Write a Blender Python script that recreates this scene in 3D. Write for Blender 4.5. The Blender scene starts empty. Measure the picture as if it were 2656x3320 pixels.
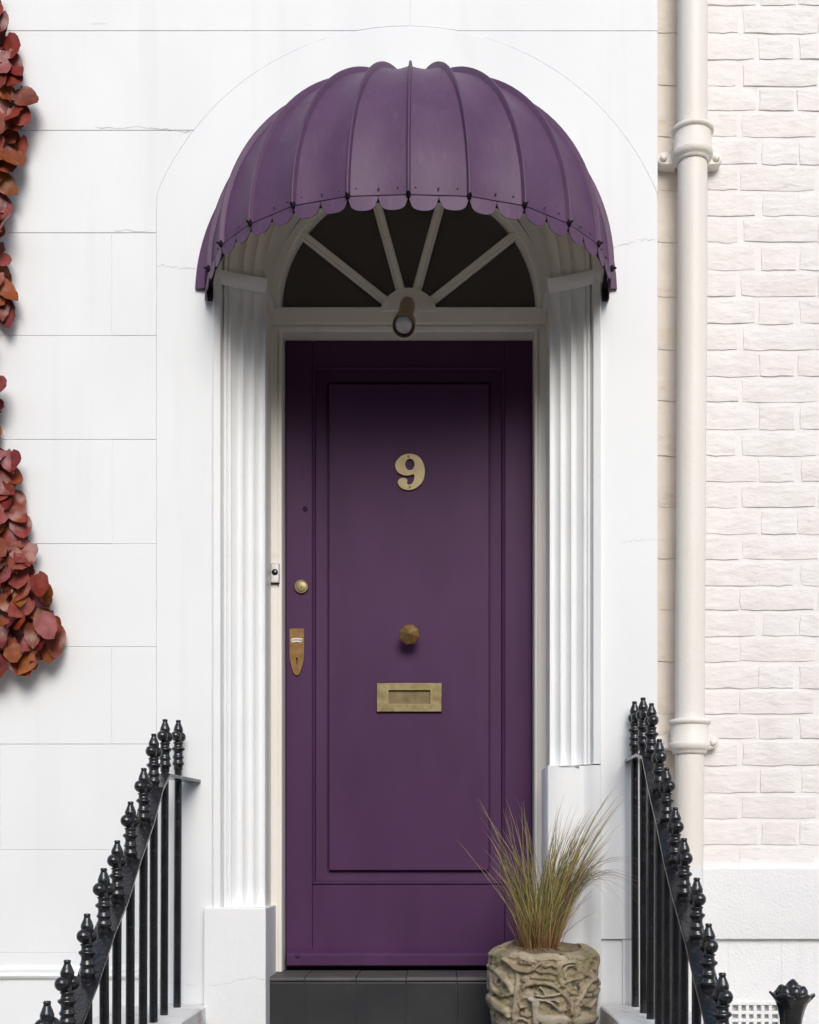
import bpy, math, random
from mathutils import Vector, noise, Matrix

random.seed(7)
SC = bpy.context.scene
COL = SC.collection
R = math.radians
PI = math.pi

# ------------------------------------------------------------------ camera
D = 4.0            # metres from the lens to the wall plane (Y = 0)
VX, VY = 1410.0, 2780.0   # vanishing point of the photograph (pixels of 2656 x 3320)
ZC = 1.6           # eye height above the pavement
cam = bpy.data.cameras.new('camera')
cam.sensor_fit = 'VERTICAL'
cam.sensor_height = 24.0
cam.lens = 24.0 * (D * 1000.0) / 3320.0
cam.shift_x = -(VX - 1328.0) / 3320.0
cam.shift_y = (VY - 1660.0) / 3320.0
cam.clip_start = 0.05
cam.clip_end = 1000
camo = bpy.data.objects.new('camera', cam)
camo.location = (0, -D, ZC)
camo.rotation_euler = (R(90), 0, 0)
COL.objects.link(camo)
SC.camera = camo

# ------------------------------------------------------------------ light
SUN_AZ, SUN_EL = 170.0, 33.0
world = bpy.data.worlds.new('World')
SC.world = world
world.use_nodes = True
wn = world.node_tree.nodes
wl = world.node_tree.links
wn.clear()
wo = wn.new('ShaderNodeOutputWorld')
bg = wn.new('ShaderNodeBackground')
sky = wn.new('ShaderNodeTexSky')
sky.sky_type = 'NISHITA'
sky.sun_disc = False
sky.sun_elevation = R(SUN_EL)
sky.sun_rotation = R(SUN_AZ)
sky.air_density = 1.1
sky.dust_density = 1.95
sky.ozone_density = 0.35
bg.inputs['Strength'].default_value = 0.13
wl.new(sky.outputs[0], bg.inputs['Color'])
wl.new(bg.outputs[0], wo.inputs['Surface'])
sun = bpy.data.lights.new('sun', 'SUN')
sun.energy = 1.3
sun.angle = R(30)
sun.color = (1.0, 0.998, 0.985)
suno = bpy.data.objects.new('sun', sun)
sd = Vector((math.sin(R(SUN_AZ)) * math.cos(R(SUN_EL)), math.cos(R(SUN_AZ)) * math.cos(R(SUN_EL)), math.sin(R(SUN_EL))))
suno.rotation_euler = sd.to_track_quat('Z', 'Y').to_euler()
suno.location = sd * 20
COL.objects.link(suno)
vs = SC.view_settings
SC.display_settings.display_device = 'sRGB'
vs.view_transform = 'Standard'
vs.look = 'None'
vs.gamma = 1.0
vs.use_curve_mapping = False
vs.exposure = 0.46

# ------------------------------------------------------------------ helpers
def W(px, py, Y=0.0):
    k = (D + Y) / (D * 1000.0) * D / D
    s = (D + Y) / D / 1000.0
    return Vector(((px - VX) * s, Y, ZC + (VY - py) * s))

def PX(px, Y=0.0):
    return (px - VX) / 1000.0 * (D + Y) / D

def PZ(py, Y=0.0):
    return ZC + (VY - py) / 1000.0 * (D + Y) / D

class MB:
    def __init__(self):
        self.v = []; self.f = []; self.cols = None; self.mi = None
    def add(self, vs, fs):
        n = len(self.v)
        self.v += [tuple(p) for p in vs]
        self.f += [tuple(i + n for i in f) for f in fs]
        return self
    def box(self, x0, x1, y0, y1, z0, z1):
        v = [(x0, y0, z0), (x1, y0, z0), (x1, y1, z0), (x0, y1, z0), (x0, y0, z1), (x1, y0, z1), (x1, y1, z1), (x0, y1, z1)]
        return self.add(v, [(0, 3, 2, 1), (4, 5, 6, 7), (0, 1, 5, 4), (1, 2, 6, 5), (2, 3, 7, 6), (3, 0, 4, 7)])
    def prism(self, poly, yf, yb, inset=0.0, dy=0.0):
        """polygon in XZ, anticlockwise seen from -Y; front face at yf"""
        n = len(poly)
        rings = []
        if inset > 0:
            rings.append(([(*p,) for p in offset(poly, inset)], yf))
            rings.append((poly, yf + dy))
        else:
            rings.append((poly, yf))
        rings.append((poly, yb))
        vs = []
        for ring, y in rings:
            vs += [(p[0], y, p[1]) for p in ring]
        fs = [tuple(range(n))]
        for r in range(len(rings) - 1):
            a, b = r * n, (r + 1) * n
            for i in range(n):
                j = (i + 1) % n
                fs.append((a + i, b + i, b + j, a + j))
        fs.append(tuple(reversed(range((len(rings) - 1) * n, len(rings) * n))))
        return self.add(vs, fs)
    def grid(self, pts, nu, nv, closed_u=False, flip=False):
        fs = []
        uu = nu if closed_u else nu - 1
        for j in range(nv - 1):
            for i in range(uu):
                a = j * nu + i; b = j * nu + (i + 1) % nu; c = (j + 1) * nu + (i + 1) % nu; d = (j + 1) * nu + i
                fs.append((d, c, b, a) if flip else (a, b, c, d))
        return self.add(pts, fs)
    def plate(self, pts, nu, nv, off):
        """grid with a separate back and a hard rim; off(i) gives the vector to the back"""
        self.grid(pts, nu, nv)
        bk = [Vector(p) + off(i) for i, p in enumerate(pts)]
        self.grid(bk, nu, nv, flip=True)
        per = list(range(nu)) + [nu * j + nu - 1 for j in range(1, nv)] + [nu * (nv - 1) + i for i in range(nu - 2, -1, -1)] + [nu * j for j in range(nv - 2, 0, -1)]
        m = len(per)
        self.add([pts[p] for p in per] + [bk[p] for p in per], [(a, m + a, m + (a + 1) % m, (a + 1) % m) for a in range(m)])
        return self
    def lathe(self, prof, n=16, c=(0, 0, 0), cap=True):
        """prof: list of (r, z) bottom to top, axis Z"""
        vs = []
        for r, z in prof:
            for i in range(n):
                a = 2 * PI * i / n
                vs.append((c[0] + r * math.cos(a), c[1] + r * math.sin(a), c[2] + z))
        fs = []
        for j in range(len(prof) - 1):
            for i in range(n):
                k = (i + 1) % n
                fs.append((j * n + i, j * n + k, (j + 1) * n + k, (j + 1) * n + i))
        if cap:
            fs.append(tuple(reversed(range(n))))
            m = (len(prof) - 1) * n
            fs.append(tuple(range(m, m + n)))
        return self.add(vs, fs)
    def tube(self, pts, rad, n=6, cap=True, flat=None):
        pts = [Vector(p) for p in pts]
        m = len(pts)
        vs = []
        up = Vector((0, 0, 1))
        t0 = (pts[1] - pts[0]).normalized()
        u = t0.orthogonal().normalized()
        for k, p in enumerate(pts):
            t = (pts[min(k + 1, m - 1)] - pts[max(k - 1, 0)]).normalized()
            u = (u - t * u.dot(t)).normalized()
            w = t.cross(u)
            r = rad[k] if isinstance(rad, (list, tuple)) else rad
            for i in range(n):
                a = 2 * PI * i / n
                vs.append(p + (u * math.cos(a) + w * math.sin(a)) * r)
        fs = []
        for j in range(m - 1):
            for i in range(n):
                k = (i + 1) % n
                fs.append((j * n + i, j * n + k, (j + 1) * n + k, (j + 1) * n + i))
        if cap:
            fs.append(tuple(reversed(range(n))))
            fs.append(tuple(range((m - 1) * n, m * n)))
        return self.add(vs, fs)
    def sphere(self, c, r, nu=12, nv=8, sc=(1, 1, 1)):
        prof = []
        vs = []; fs = []
        for j in range(1, nv):
            th = PI * j / nv
            for i in range(nu):
                a = 2 * PI * i / nu
                vs.append((c[0] + sc[0] * r * math.sin(th) * math.cos(a), c[1] + sc[1] * r * math.sin(th) * math.sin(a), c[2] - sc[2] * r * math.cos(th)))
        b = len(vs); vs.append((c[0], c[1], c[2] - r * sc[2])); vs.append((c[0], c[1], c[2] + r * sc[2]))
        for j in range(nv - 2):
            for i in range(nu):
                k = (i + 1) % nu
                fs.append((j * nu + i, j * nu + k, (j + 1) * nu + k, (j + 1) * nu + i))
        for i in range(nu):
            k = (i + 1) % nu
            fs.append((b, k, i)); fs.append((b + 1, (nv - 2) * nu + i, (nv - 2) * nu + k))
        return self.add(vs, fs)
    def sweep(self, prof, path, closed=False):
        """prof: list of (r, Y); path: list of (cx, cz, dirx, dirz) => point = c + dir*r"""
        n = len(prof)
        vs = []
        for cx, cz, dx, dz in path:
            for r, y in prof:
                vs.append((cx + dx * r, y, cz + dz * r))
        fs = []
        for j in range(len(path) - 1):
            for i in range(n - 1):
                a = j * n + i
                fs.append((a, a + 1, a + n + 1, a + n))
        return self.add(vs, fs)
    def mesh(self, name, smooth=False, origin=(0, 0, 0), auto=None):
        me = bpy.data.meshes.new(name)
        o = Vector(origin)
        me.from_pydata([tuple(Vector(p) - o) for p in self.v], [], self.f)
        me.validate()
        if smooth:
            me.polygons.foreach_set('use_smooth', [True] * len(me.polygons))
            if auto is not None:
                sharp(me, auto)
        me.update()
        return me

def sharp(me, ang):
    import bmesh
    bm = bmesh.new(); bm.from_mesh(me)
    bmesh.ops.recalc_face_normals(bm, faces=bm.faces)
    for e in bm.edges:
        if len(e.link_faces) == 2 and e.calc_face_angle(0) > R(ang):
            e.smooth = False
    bm.to_mesh(me); bm.free()

def offset(poly, d):
    n = len(poly); out = []
    for i in range(n):
        p0 = Vector(poly[i - 1]); p1 = Vector(poly[i]); p2 = Vector(poly[(i + 1) % n])
        e1 = (p1 - p0).normalized(); e2 = (p2 - p1).normalized()
        n1 = Vector((-e1.y, e1.x)); n2 = Vector((-e2.y, e2.x))
        m = (n1 + n2)
        if m.length < 1e-6:
            m = n1
        m.normalize()
        c = max(0.35, m.dot(n1))
        q = p1 + m * (d / c)
        out.append((q.x, q.y))
    return out

def world_loc(o):
    v = Vector((0, 0, 0))
    while o is not None:
        v += Vector(o.location); o = o.parent
    return v

def tag(o, label=None, cat=None, group=None, kind=None):
    if label: o['label'] = label
    if cat: o['category'] = cat
    if group: o['group'] = group
    if kind: o['kind'] = kind
    return o

def empty(name, loc, label=None, cat=None, group=None):
    o = bpy.data.objects.new(name, None)
    o.empty_display_size = 0.1
    o.location = loc
    COL.objects.link(o)
    return tag(o, label, cat, group)

def link(name, me, mat, parent=None, loc=None, bevel=0, seg=2):
    """link a mesh whose coordinates are local; loc is in world space"""
    o = bpy.data.objects.new(name, me)
    if mat is not None and len(me.materials) == 0:
        me.materials.append(mat)
    COL.objects.link(o)
    base = Vector(loc) if loc is not None else Vector((0, 0, 0))
    if parent is not None:
        o.parent = parent
        o.location = base - world_loc(parent)
    else:
        o.location = base
    if bevel:
        b = o.modifiers.new('bevel', 'BEVEL'); b.width = bevel; b.segments = seg; b.limit_method = 'ANGLE'; b.angle_limit = R(40)
    return o

def part(name, mb, mat, parent=None, smooth=False, auto=None, bevel=0, seg=2, origin=None, kind=None):
    """mb holds world coordinates; the object's origin is put at `origin` or the mesh's centre"""
    if origin is None:
        xs = [p[0] for p in mb.v]; ys = [p[1] for p in mb.v]; zs = [p[2] for p in mb.v]
        origin = ((min(xs) + max(xs)) / 2, (min(ys) + max(ys)) / 2, min(zs))
    me = mb.mesh(name, smooth, origin, auto)
    o = link(name, me, mat, parent, origin, bevel, seg)
    if kind: o['kind'] = kind
    return o

def curve_mesh(name, polys, extrude, bevel=0.0, res=1):
    """flat filled outline (with holes) in local XY, extruded along Z"""
    cu = bpy.data.curves.new(name, 'CURVE')
    cu.dimensions = '2D'; cu.fill_mode = 'BOTH'; cu.extrude = extrude; cu.bevel_depth = bevel; cu.bevel_resolution = res
    for poly in polys:
        sp = cu.splines.new('POLY'); sp.points.add(len(poly) - 1); sp.use_cyclic_u = True
        for q, p in zip(sp.points, poly): q.co = (p[0], p[1], 0, 1)
    return to_mesh(name, cu)

def text_mesh(name, s, size, extrude, off=0.0, sx=1.0):
    cu = bpy.data.curves.new(name, 'FONT')
    cu.body = s; cu.size = size; cu.extrude = extrude; cu.offset = off
    cu.align_x = 'CENTER'; cu.align_y = 'CENTER'; cu.resolution_u = 3
    return to_mesh(name, cu)

def to_mesh(name, cu):
    o = bpy.data.objects.new(name, cu); COL.objects.link(o)
    dg = bpy.context.evaluated_depsgraph_get(); dg.update()
    me = bpy.data.meshes.new_from_object(o.evaluated_get(dg))
    me.name = name
    bpy.data.objects.remove(o); bpy.data.curves.remove(cu)
    return me

def stand_up(me, off=(0, 0, 0)):
    """local XY outline -> XZ plane facing -Y"""
    me.transform(Matrix.Translation(off) @ Matrix.Rotation(R(90), 4, 'X'))
    return me

# ------------------------------------------------------------------ materials
def material(name, color, rough=0.6, metal=0.0, var=0.0, vscale=6.0, color2=None, bump=None, spec=0.5, coat=0.0, detail=6.0,
             stretch=None, ramp=(0.35, 0.7), extra=None, objvar=None):
    m = bpy.data.materials.new(name); m.use_nodes = True
    nt = m.node_tree; N = nt.nodes; L = nt.links
    b = N['Principled BSDF']
    b.inputs['Roughness'].default_value = rough
    b.inputs['Metallic'].default_value = metal
    b.inputs['Specular IOR Level'].default_value = spec
    if coat:
        b.inputs['Coat Weight'].default_value = coat; b.inputs['Coat Roughness'].default_value = 0.15
    geo = N.new('ShaderNodeNewGeometry')
    mp = N.new('ShaderNodeMapping')
    if stretch: mp.inputs['Scale'].default_value = stretch
    L.new(geo.outputs['Position'], mp.inputs['Vector'])
    cs = None
    if color2 is not None:
        no = N.new('ShaderNodeTexNoise'); no.inputs['Scale'].default_value = vscale; no.inputs['Detail'].default_value = detail
        L.new(mp.outputs[0], no.inputs['Vector'])
        cr = N.new('ShaderNodeValToRGB')
        cr.color_ramp.elements[0].position = ramp[0]; cr.color_ramp.elements[1].position = ramp[1]
        cr.color_ramp.elements[0].color = (*color, 1); cr.color_ramp.elements[1].color = (*color2, 1)
        L.new(no.outputs['Fac'], cr.inputs['Fac'])
        cs = cr.outputs['Color']
    else:
        rgb = N.new('ShaderNodeRGB'); rgb.outputs[0].default_value = (*color, 1); cs = rgb.outputs[0]
    if extra is not None:
        for (c3, sc, lo, hi, st) in extra:       # stains: (colour, scale, ramp lo, ramp hi, stretch)
            mp2 = N.new('ShaderNodeMapping'); mp2.inputs['Scale'].default_value = st
            mp2.inputs['Location'].default_value = (sc * .37, 1.3, sc * .11)
            L.new(geo.outputs['Position'], mp2.inputs['Vector'])
            no = N.new('ShaderNodeTexNoise'); no.inputs['Scale'].default_value = sc; no.inputs['Detail'].default_value = 8
            L.new(mp2.outputs[0], no.inputs['Vector'])
            cr = N.new('ShaderNodeMapRange'); cr.inputs['From Min'].default_value = lo; cr.inputs['From Max'].default_value = hi
            L.new(no.outputs['Fac'], cr.inputs['Value'])
            mx = N.new('ShaderNodeMix'); mx.data_type = 'RGBA'
            mx.inputs['B'].default_value = (*c3, 1)
            L.new(cr.outputs[0], mx.inputs['Factor']); L.new(cs, mx.inputs['A'])
            cs = mx.outputs['Result']
    if objvar is not None:
        oi = N.new('ShaderNodeObjectInfo')
        cr = N.new('ShaderNodeValToRGB')
        cr.color_ramp.interpolation = 'LINEAR'
        els = cr.color_ramp.elements
        for i, c in enumerate(objvar):
            e = els[i] if i < 2 else els.new(1.0)
            e.color = (*c, 1)
        for i, e in enumerate(sorted(els, key=lambda e: e.position)): pass
        k = len(objvar)
        for i in range(k): els[i].position = i / (k - 1); els[i].color = (*objvar[i], 1)
        L.new(oi.outputs['Random'], cr.inputs['Fac'])
        mx = N.new('ShaderNodeMix'); mx.data_type = 'RGBA'; mx.blend_type = 'MULTIPLY'; mx.inputs['Factor'].default_value = 1
        L.new(cs, mx.inputs['A']); L.new(cr.outputs[0], mx.inputs['B']); cs = mx.outputs['Result']
    L.new(cs, b.inputs['Base Color'])
    if bump:
        prev = None
        for (sc, st, dist, stre) in bump:
            mp3 = N.new('ShaderNodeMapping'); mp3.inputs['Scale'].default_value = stre
            L.new(geo.outputs['Position'], mp3.inputs['Vector'])
            no = N.new('ShaderNodeTexNoise'); no.inputs['Scale'].default_value = sc; no.inputs['Detail'].default_value = 5
            L.new(mp3.outputs[0], no.inputs['Vector'])
            bp = N.new('ShaderNodeBump'); bp.inputs['Strength'].default_value = st; bp.inputs['Distance'].default_value = dist
            L.new(no.outputs['Fac'], bp.inputs['Height'])
            if prev is not None: L.new(prev, bp.inputs['Normal'])
            prev = bp.outputs[0]
        L.new(prev, b.inputs['Normal'])
    m['nodes'] = 1
    return m

U = (1, 1, 1)
STUCCO = material('painted_stucco', (.79, .81, .822), .62, color2=(.815, .832, .838), vscale=2.2,
                  bump=[(70, .10, .003, U), (9, .14, .008, U), (3.0, .15, .02, (1, 1, .6))],
                  extra=[((.70, .69, .67), 5.0, .66, .95, (1, 1, .25)), ((.735, .75, .765), 3.0, .45, .85, (1, 1, .35)), ((.72, .73, .735), 9.0, .62, .9, (1.5, 1, .07))])
MOULD = material('painted_moulding', (.79, .805, .81), .55, color2=(.825, .835, .835), vscale=5,
                 bump=[(55, .22, .004, U), (12, .35, .010, (1, 1, .35))],
                 extra=[((.62, .58, .52), 7.0, .68, .95, (1, 1, .3))])
SOFFIT = material('cream_soffit_paint', (.74, .70, .63), .6, color2=(.79, .755, .69), vscale=6,  # cream, warmer and a little darker than the pilaster moulding
                  bump=[(55, .22, .004, U), (12, .35, .010, U)], extra=[((.50, .44, .36), 9.0, .62, .9, (1, 1, .6))])
JOINERY = material('painted_joinery', (.80, .765, .705), .42, color2=(.83, .80, .75), vscale=8, stretch=(1, 1, .3),
                   bump=[(40, .12, .003, (1, 1, .15))], extra=[((.55, .50, .43), 9.0, .68, .95, U)])
CRACK = material('hairline_crack', (.58, .575, .57), .9, bump=[(200, .2, .001, U)])
PURPLE = material('purple_gloss_paint', (.060, .020, .067), .52, color2=(.072, .026, .080), vscale=7, stretch=(1, 1, .25),
                  bump=[(220, .16, .0008, (1, 1, .10)), (30, .12, .003, (1, 1, .5))], spec=.2,
                  extra=[((.047, .016, .052), 5.0, .5, .85, (1, 1, .3)), ((.10, .055, .105), 60.0, .74, .82, (1, 1, .3))])
CANVAS = material('purple_canopy_paint', (.082, .036, .087), .54, color2=(.100, .047, .105), vscale=9, detail=8,
                  bump=[(190, .35, .0016, (1, 1, .5)), (8, .2, .008, U)],
                  extra=[((.035, .02, .038), 70.0, .69, .78, U), ((.115, .062, .12), 60.0, .55, .85, (1, 1, .25)), ((.062, .03, .064), 9.0, .62, .95, (1.4, 1, .2))], spec=.38)
CANVAS_DARK = material('dark_canopy_iron', (.008, .005, .009), .8, spec=.15, bump=[(90, .3, .002, U)], color2=(.016, .010, .018), vscale=30)
LINING = material('pale_canopy_lining', (.62, .56, .48), .8, color2=(.68, .62, .54), vscale=8, bump=[(120, .2, .001, U)])
BLACK = material('black_gloss_paint', (.008, .008, .010), .22, color2=(.016, .016, .018), vscale=20,
                 bump=[(90, .30, .004, U), (25, .45, .008, U)], spec=.55, coat=.3,
                 extra=[((.07, .042, .018), 22.0, .72, .84, U)])
BRASS = material('tarnished_brass', (.18, .14, .06), .46, metal=.7, color2=(.27, .225, .12), vscale=40, bump=[(150, .15, .001, U)],
                 extra=[((.11, .075, .03), 25.0, .60, .85, U)])
BRONZE = material('aged_bronze', (.16, .085, .028), .45, metal=.65, color2=(.23, .135, .05), vscale=60, bump=[(120, .12, .001, U)])
FLAP = material('dull_brass_flap', (.13, .092, .045), .5, metal=.6, color2=(.19, .145, .075), vscale=40, bump=[(120, .12, .001, U)])
PALE_BRASS = material('satin_brass', (.27, .215, .115), .45, metal=.5, color2=(.33, .265, .15), vscale=30, bump=[(150, .1, .001, U)])
DARK = material('dark_recess', (.006, .005, .005), .8, bump=[(50, .1, .001, U)])
CHROME = material('satin_steel', (.46, .46, .45), .35, metal=.8, color2=(.56, .56, .55), vscale=60, bump=[(200, .05, .0005, U)])
ENAMEL = material('white_enamel', (.72, .70, .62), .3, color2=(.78, .76, .68), vscale=200, bump=[(200, .05, .0005, U)])
INK = material('dark_lettering', (.03, .045, .04), .5, bump=[(200, .05, .0005, U)])
BRICKP = material('painted_brick', (.785, .755, .745), .68, color2=(.83, .805, .795), vscale=11,
                  bump=[(34, .42, .010, (.6, 1, 1.5)), (130, .28, .003, U), (14, .42, .012, (1, 1, 1.8))],
                  extra=[((.60, .54, .48), 16.0, .64, .92, (.6, 1, 1.4)), ((.70, .66, .62), 5.0, .55, .9, (1.5, 1, .3))], objvar=[(1, 1, 1), (.965, .955, .945), (1, .985, .98)])
MORTAR = material('painted_mortar', (.795, .768, .757), .7, color2=(.83, .805, .795), vscale=15,
                  bump=[(45, .4, .006, U), (140, .3, .002, U)], extra=[((.62, .55, .47), 14.0, .66, .92, U)])
BRICK_TAN = material('tan_brick_paint', (.70, .62, .54), .7, color2=(.76, .69, .62), vscale=11,  # tan tone for the brick strip between house corner and pipe
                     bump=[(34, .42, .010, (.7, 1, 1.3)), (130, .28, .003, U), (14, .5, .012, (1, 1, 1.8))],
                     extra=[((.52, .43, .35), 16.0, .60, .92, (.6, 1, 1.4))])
MORTAR_TAN = material('tan_mortar', (.73, .655, .58), .7, color2=(.76, .70, .63), vscale=15, bump=[(45, .4, .006, U), (140, .3, .002, U)])  # tan mortar behind the same narrow strip
RENDER = material('rough_render', (.78, .79, .80), .72, color2=(.82, .825, .83), vscale=6,
                  bump=[(110, .5, .005, U), (30, .3, .006, U)], extra=[((.66, .665, .66), 9.0, .60, .95, (1, 1, .12))])
PIPEP = material('cream_pipe_paint', (.775, .728, .665), .48, color2=(.81, .775, .725), vscale=6, stretch=(1, 1, .3),
                 bump=[(110, .35, .003, U), (30, .2, .004, U)], extra=[((.6, .53, .44), 14.0, .68, .95, (1, 1, .5))])
TILE = material('dark_slate_tile', (.022, .023, .026), .38, color2=(.034, .034, .036), vscale=7,
                bump=[(60, .12, .002, U)], extra=[((.10, .10, .10), 45.0, .72, .80, U)])
TREAD = material('dusty_slate_tile', (.060, .060, .060), .6, color2=(.085, .084, .082), vscale=9, bump=[(60, .15, .002, U)])
GROUT = material('grey_grout', (.12, .12, .12), .9, bump=[(200, .2, .001, U)])
COPING = material('worn_white_coping', (.72, .70, .68), .75, color2=(.80, .79, .78), vscale=9,
                  bump=[(60, .4, .005, U)], extra=[((.40, .34, .29), 12.0, .54, .78, (1, .6, 1))])
STONE = material('carved_stone', (.26, .205, .13), .88, color2=(.46, .385, .275), vscale=24, detail=9,
                 bump=[(170, .8, .0035, U), (60, .5, .005, U)],
                 extra=[((.15, .14, .045), 9.0, .50, .72, U), ((.09, .07, .042), 34.0, .57, .70, U)])
SOIL = material('dry_fibres', (.16, .115, .065), .95, color2=(.27, .21, .13), vscale=80, bump=[(150, .9, .01, U)])
PAVE = material('pavement_stone', (.38, .33, .27), .85, color2=(.44, .39, .325), vscale=1.5, bump=[(60, .3, .005, U)])
ASPH = material('asphalt', (.06, .06, .06), .9, color2=(.085, .083, .08), vscale=4, bump=[(150, .5, .005, U)])
HALL = material('hall_wall', (.05, .04, .032), .9, color2=(.06, .05, .04), vscale=3, bump=[(30, .1, .001, U)])
STOCK = material('dark_terrace_brick', (.085, .06, .045), .85, color2=(.12, .09, .065), vscale=3, bump=[(30, .3, .01, U)])  # unseen terrace brick, kept dark to cut bounce under the canopy
SLATE = material('roof_slate', (.07, .072, .08), .7, color2=(.1, .1, .11), vscale=4, bump=[(30, .3, .01, U)])
STALK = material('vine_stem', (.10, .055, .035), .8, color2=(.16, .10, .06), vscale=30, bump=[(90, .5, .003, U)])
BRONZE_LAMP = material('brown_lamp_paint', (.34, .25, .17), .45, color2=(.40, .30, .21), vscale=30, bump=[(120, .1, .001, U)])

def glass_mat():
    m = bpy.data.materials.new('window_glass'); m.use_nodes = True
    N = m.node_tree.nodes; L = m.node_tree.links
    b = N['Principled BSDF']
    b.inputs['Base Color'].default_value = (.30, .27, .24, 1)
    b.inputs['Roughness'].default_value = .03
    b.inputs['Transmission Weight'].default_value = .82
    b.inputs['IOR'].default_value = 1.45
    no = N.new('ShaderNodeTexNoise'); no.inputs['Scale'].default_value = 6
    bp = N.new('ShaderNodeBump'); bp.inputs['Strength'].default_value = .05; bp.inputs['Distance'].default_value = .01
    L.new(no.outputs['Fac'], bp.inputs['Height']); L.new(bp.outputs[0], b.inputs['Normal'])
    return m
GLASS = glass_mat()

def bulb_mat():
    m = material('frosted_bulb', (.44, .45, .47), .12, color2=(.54, .55, .57), vscale=50, bump=[(80, .15, .002, U)], coat=.5)
    return m
BULB = bulb_mat()

def attr_mat(name, rough, bump):
    m = material(name, (.5, .5, .5), rough, bump=bump)
    N = m.node_tree.nodes; L = m.node_tree.links
    a = N.new('ShaderNodeVertexColor'); a.layer_name = 'tint'
    L.new(a.outputs['Color'], N['Principled BSDF'].inputs['Base Color'])
    return m
GRASS = attr_mat('dry_grass', .55, [(200, .1, .001, U)])

def leaf_mat(name, cols, rough=.38):
    m = material(name, (1, 1, 1), rough, color2=(.62, .52, .50), vscale=35, detail=4, objvar=cols, bump=[(60, .3, .004, U)], spec=.5,
                 extra=[((.55, .40, .22), 22.0, .60, .80, U)])
    b = m.node_tree.nodes['Principled BSDF']
    b.inputs['Specular IOR Level'].default_value = .38
    return m
LEAFM = leaf_mat('autumn_leaf', [(.25, .045, .018), (.19, .020, .018), (.30, .07, .06), (.27, .07, .016), (.37, .13, .13), (.14, .015, .014), (.29, .095, .020), (.26, .05, .045)])

# ------------------------------------------------------------------ the ground and the street
def structure(name, mb, mat, **k):
    o = part(name, mb, mat, None, **k); o['kind'] = 'structure'; return o
mb = MB(); mb.grid([(-150, -160, -.12), (150, -160, -.12), (-150, 60, -.12), (150, 60, -.12)], 2, 2)
structure('ground', mb, ASPH)
mb = MB(); mb.box(-60, 60, -5.0, 6.0, -.11, 0); structure('pavement', mb, PAVE, bevel=.01)

# ------------------------------------------------------------------ the white house
house = empty('townhouse', (-.09, 0, 0), 'white stucco townhouse with a purple front door under an arched doorway', 'house')
AX = -.09                       # doorway axis
ZS = ZC + 1.902                  # springing of the doorway arch
RA, RC = .627, .467
SURR_C = ZC + 1.818             # centre of the flush arch surround
SURR_R, SURR_H = .877, .8125
Z_TREAD = ZC - .393
TOP = ZC + 3.5
XL = -3.0
XR = AX + SURR_H                # right corner of the house (X = .7225)

# backing wall behind the blocks (with the doorway cut out)
def arch_z(x, r, zc, half):
    d = abs(x - AX)
    if d >= half: return None
    return zc + math.sqrt(max(0, r * r - d * d))
mb = MB()
mb.box(XL, AX - .70, .0024, .12, -.05, TOP)
mb.box(AX + .70, XR - .002, .0024, .40, -.05, TOP)
xs = [AX - .70 + 1.40 * i / 40 for i in range(41)]
front = []; back = []
for i in range(40):
    z0 = ZS + math.sqrt(max(0, .70 ** 2 - (xs[i] - AX) ** 2)); z1 = ZS + math.sqrt(max(0, .70 ** 2 - (xs[i + 1] - AX) ** 2))
    a, b = xs[i], xs[i + 1]
    mb.add([(a, .0024, z0), (b, .0024, z1), (b, .0024, TOP), (a, .0024, TOP)], [(0, 1, 2, 3)])
part('wall', mb, STUCCO, house)

# ashlar blocks with drafted joints
G = .0008
ys = [-560, -222, 100, 423, 755, 1088, 1425, 1763, 2097, 2413, 2756, 3090]
joints = {0: [607], 1: [1329, -60], 2: [-2], 3: [2], 4: [362], 5: [-4], 6: [365], 7: [0], 8: [362], 9: [2], 10: [362]}
def surround_left(z):
    """outline of the surround: left X at height z"""
    dz = z - SURR_C
    if dz <= 0: return AX - SURR_H
    h = SURR_R ** 2 - dz * dz
    return AX - min(SURR_H, math.sqrt(h)) if h > 0 else None
def blk(poly):
    # drop repeated points
    q = []
    for p in poly:
        if not q or (Vector(p) - Vector(q[-1])).length > 1e-4: q.append(p)
    if (Vector(q[0]) - Vector(q[-1])).length < 1e-4: q.pop()
    if len(q) < 3: return
    mb = MB(); mb.prism(q, 0.0 + random.uniform(-.0008, .0008), .02, .0010, .0013)
    part('stone_block', mb, STUCCO, house)
for i in range(len(ys) - 1):
    zt, zb = PZ(ys[i]) - G, PZ(ys[i + 1]) + G
    js = sorted(joints[i])
    left = [XL]
    x = js[0] - 722 * 2
    edges = [-1590]
    e = js[0]
    while e > -1500: e -= 722
    e += 722
    while e < 2133:
        if e in js or e < js[0]: edges.append(e)
        e += 722
    edges = sorted(set(edges + [j for j in js]))
    for k, e in enumerate(edges):
        x0 = PX(e) + G
        x1 = PX(edges[k + 1]) - G if k + 1 < len(edges) else 9
        if i <= 1:                      # courses over the arch, full width
            x1 = min(x1, XR)
            bot = []
            for s in range(25):
                xx = x0 + (x1 - x0) * s / 24
                d = abs(xx - AX)
                az = SURR_C + math.sqrt(max(0, SURR_R ** 2 - d * d)) if d < SURR_R else -9
                bot.append((xx, max(zb, az + G)))
            if max(p[1] for p in bot) - zb < 1e-5: bot = [bot[0], bot[-1]]
            blk(bot + [(x1, zt), (x0, zt)])
        else:
            side = []
            for s in range(13):
                z = zb + (zt - zb) * s / 12
                sx = surround_left(z)
                side.append((min(x1, (sx if sx is not None else 9) - G), z))
            if max(p[0] for p in side) - min(p[0] for p in side) < 1e-5: side = [side[0], side[-1]]
            if side[0][0] <= x0: continue
            blk([(x0, zb)] + side + [(x0, zt)])
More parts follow.
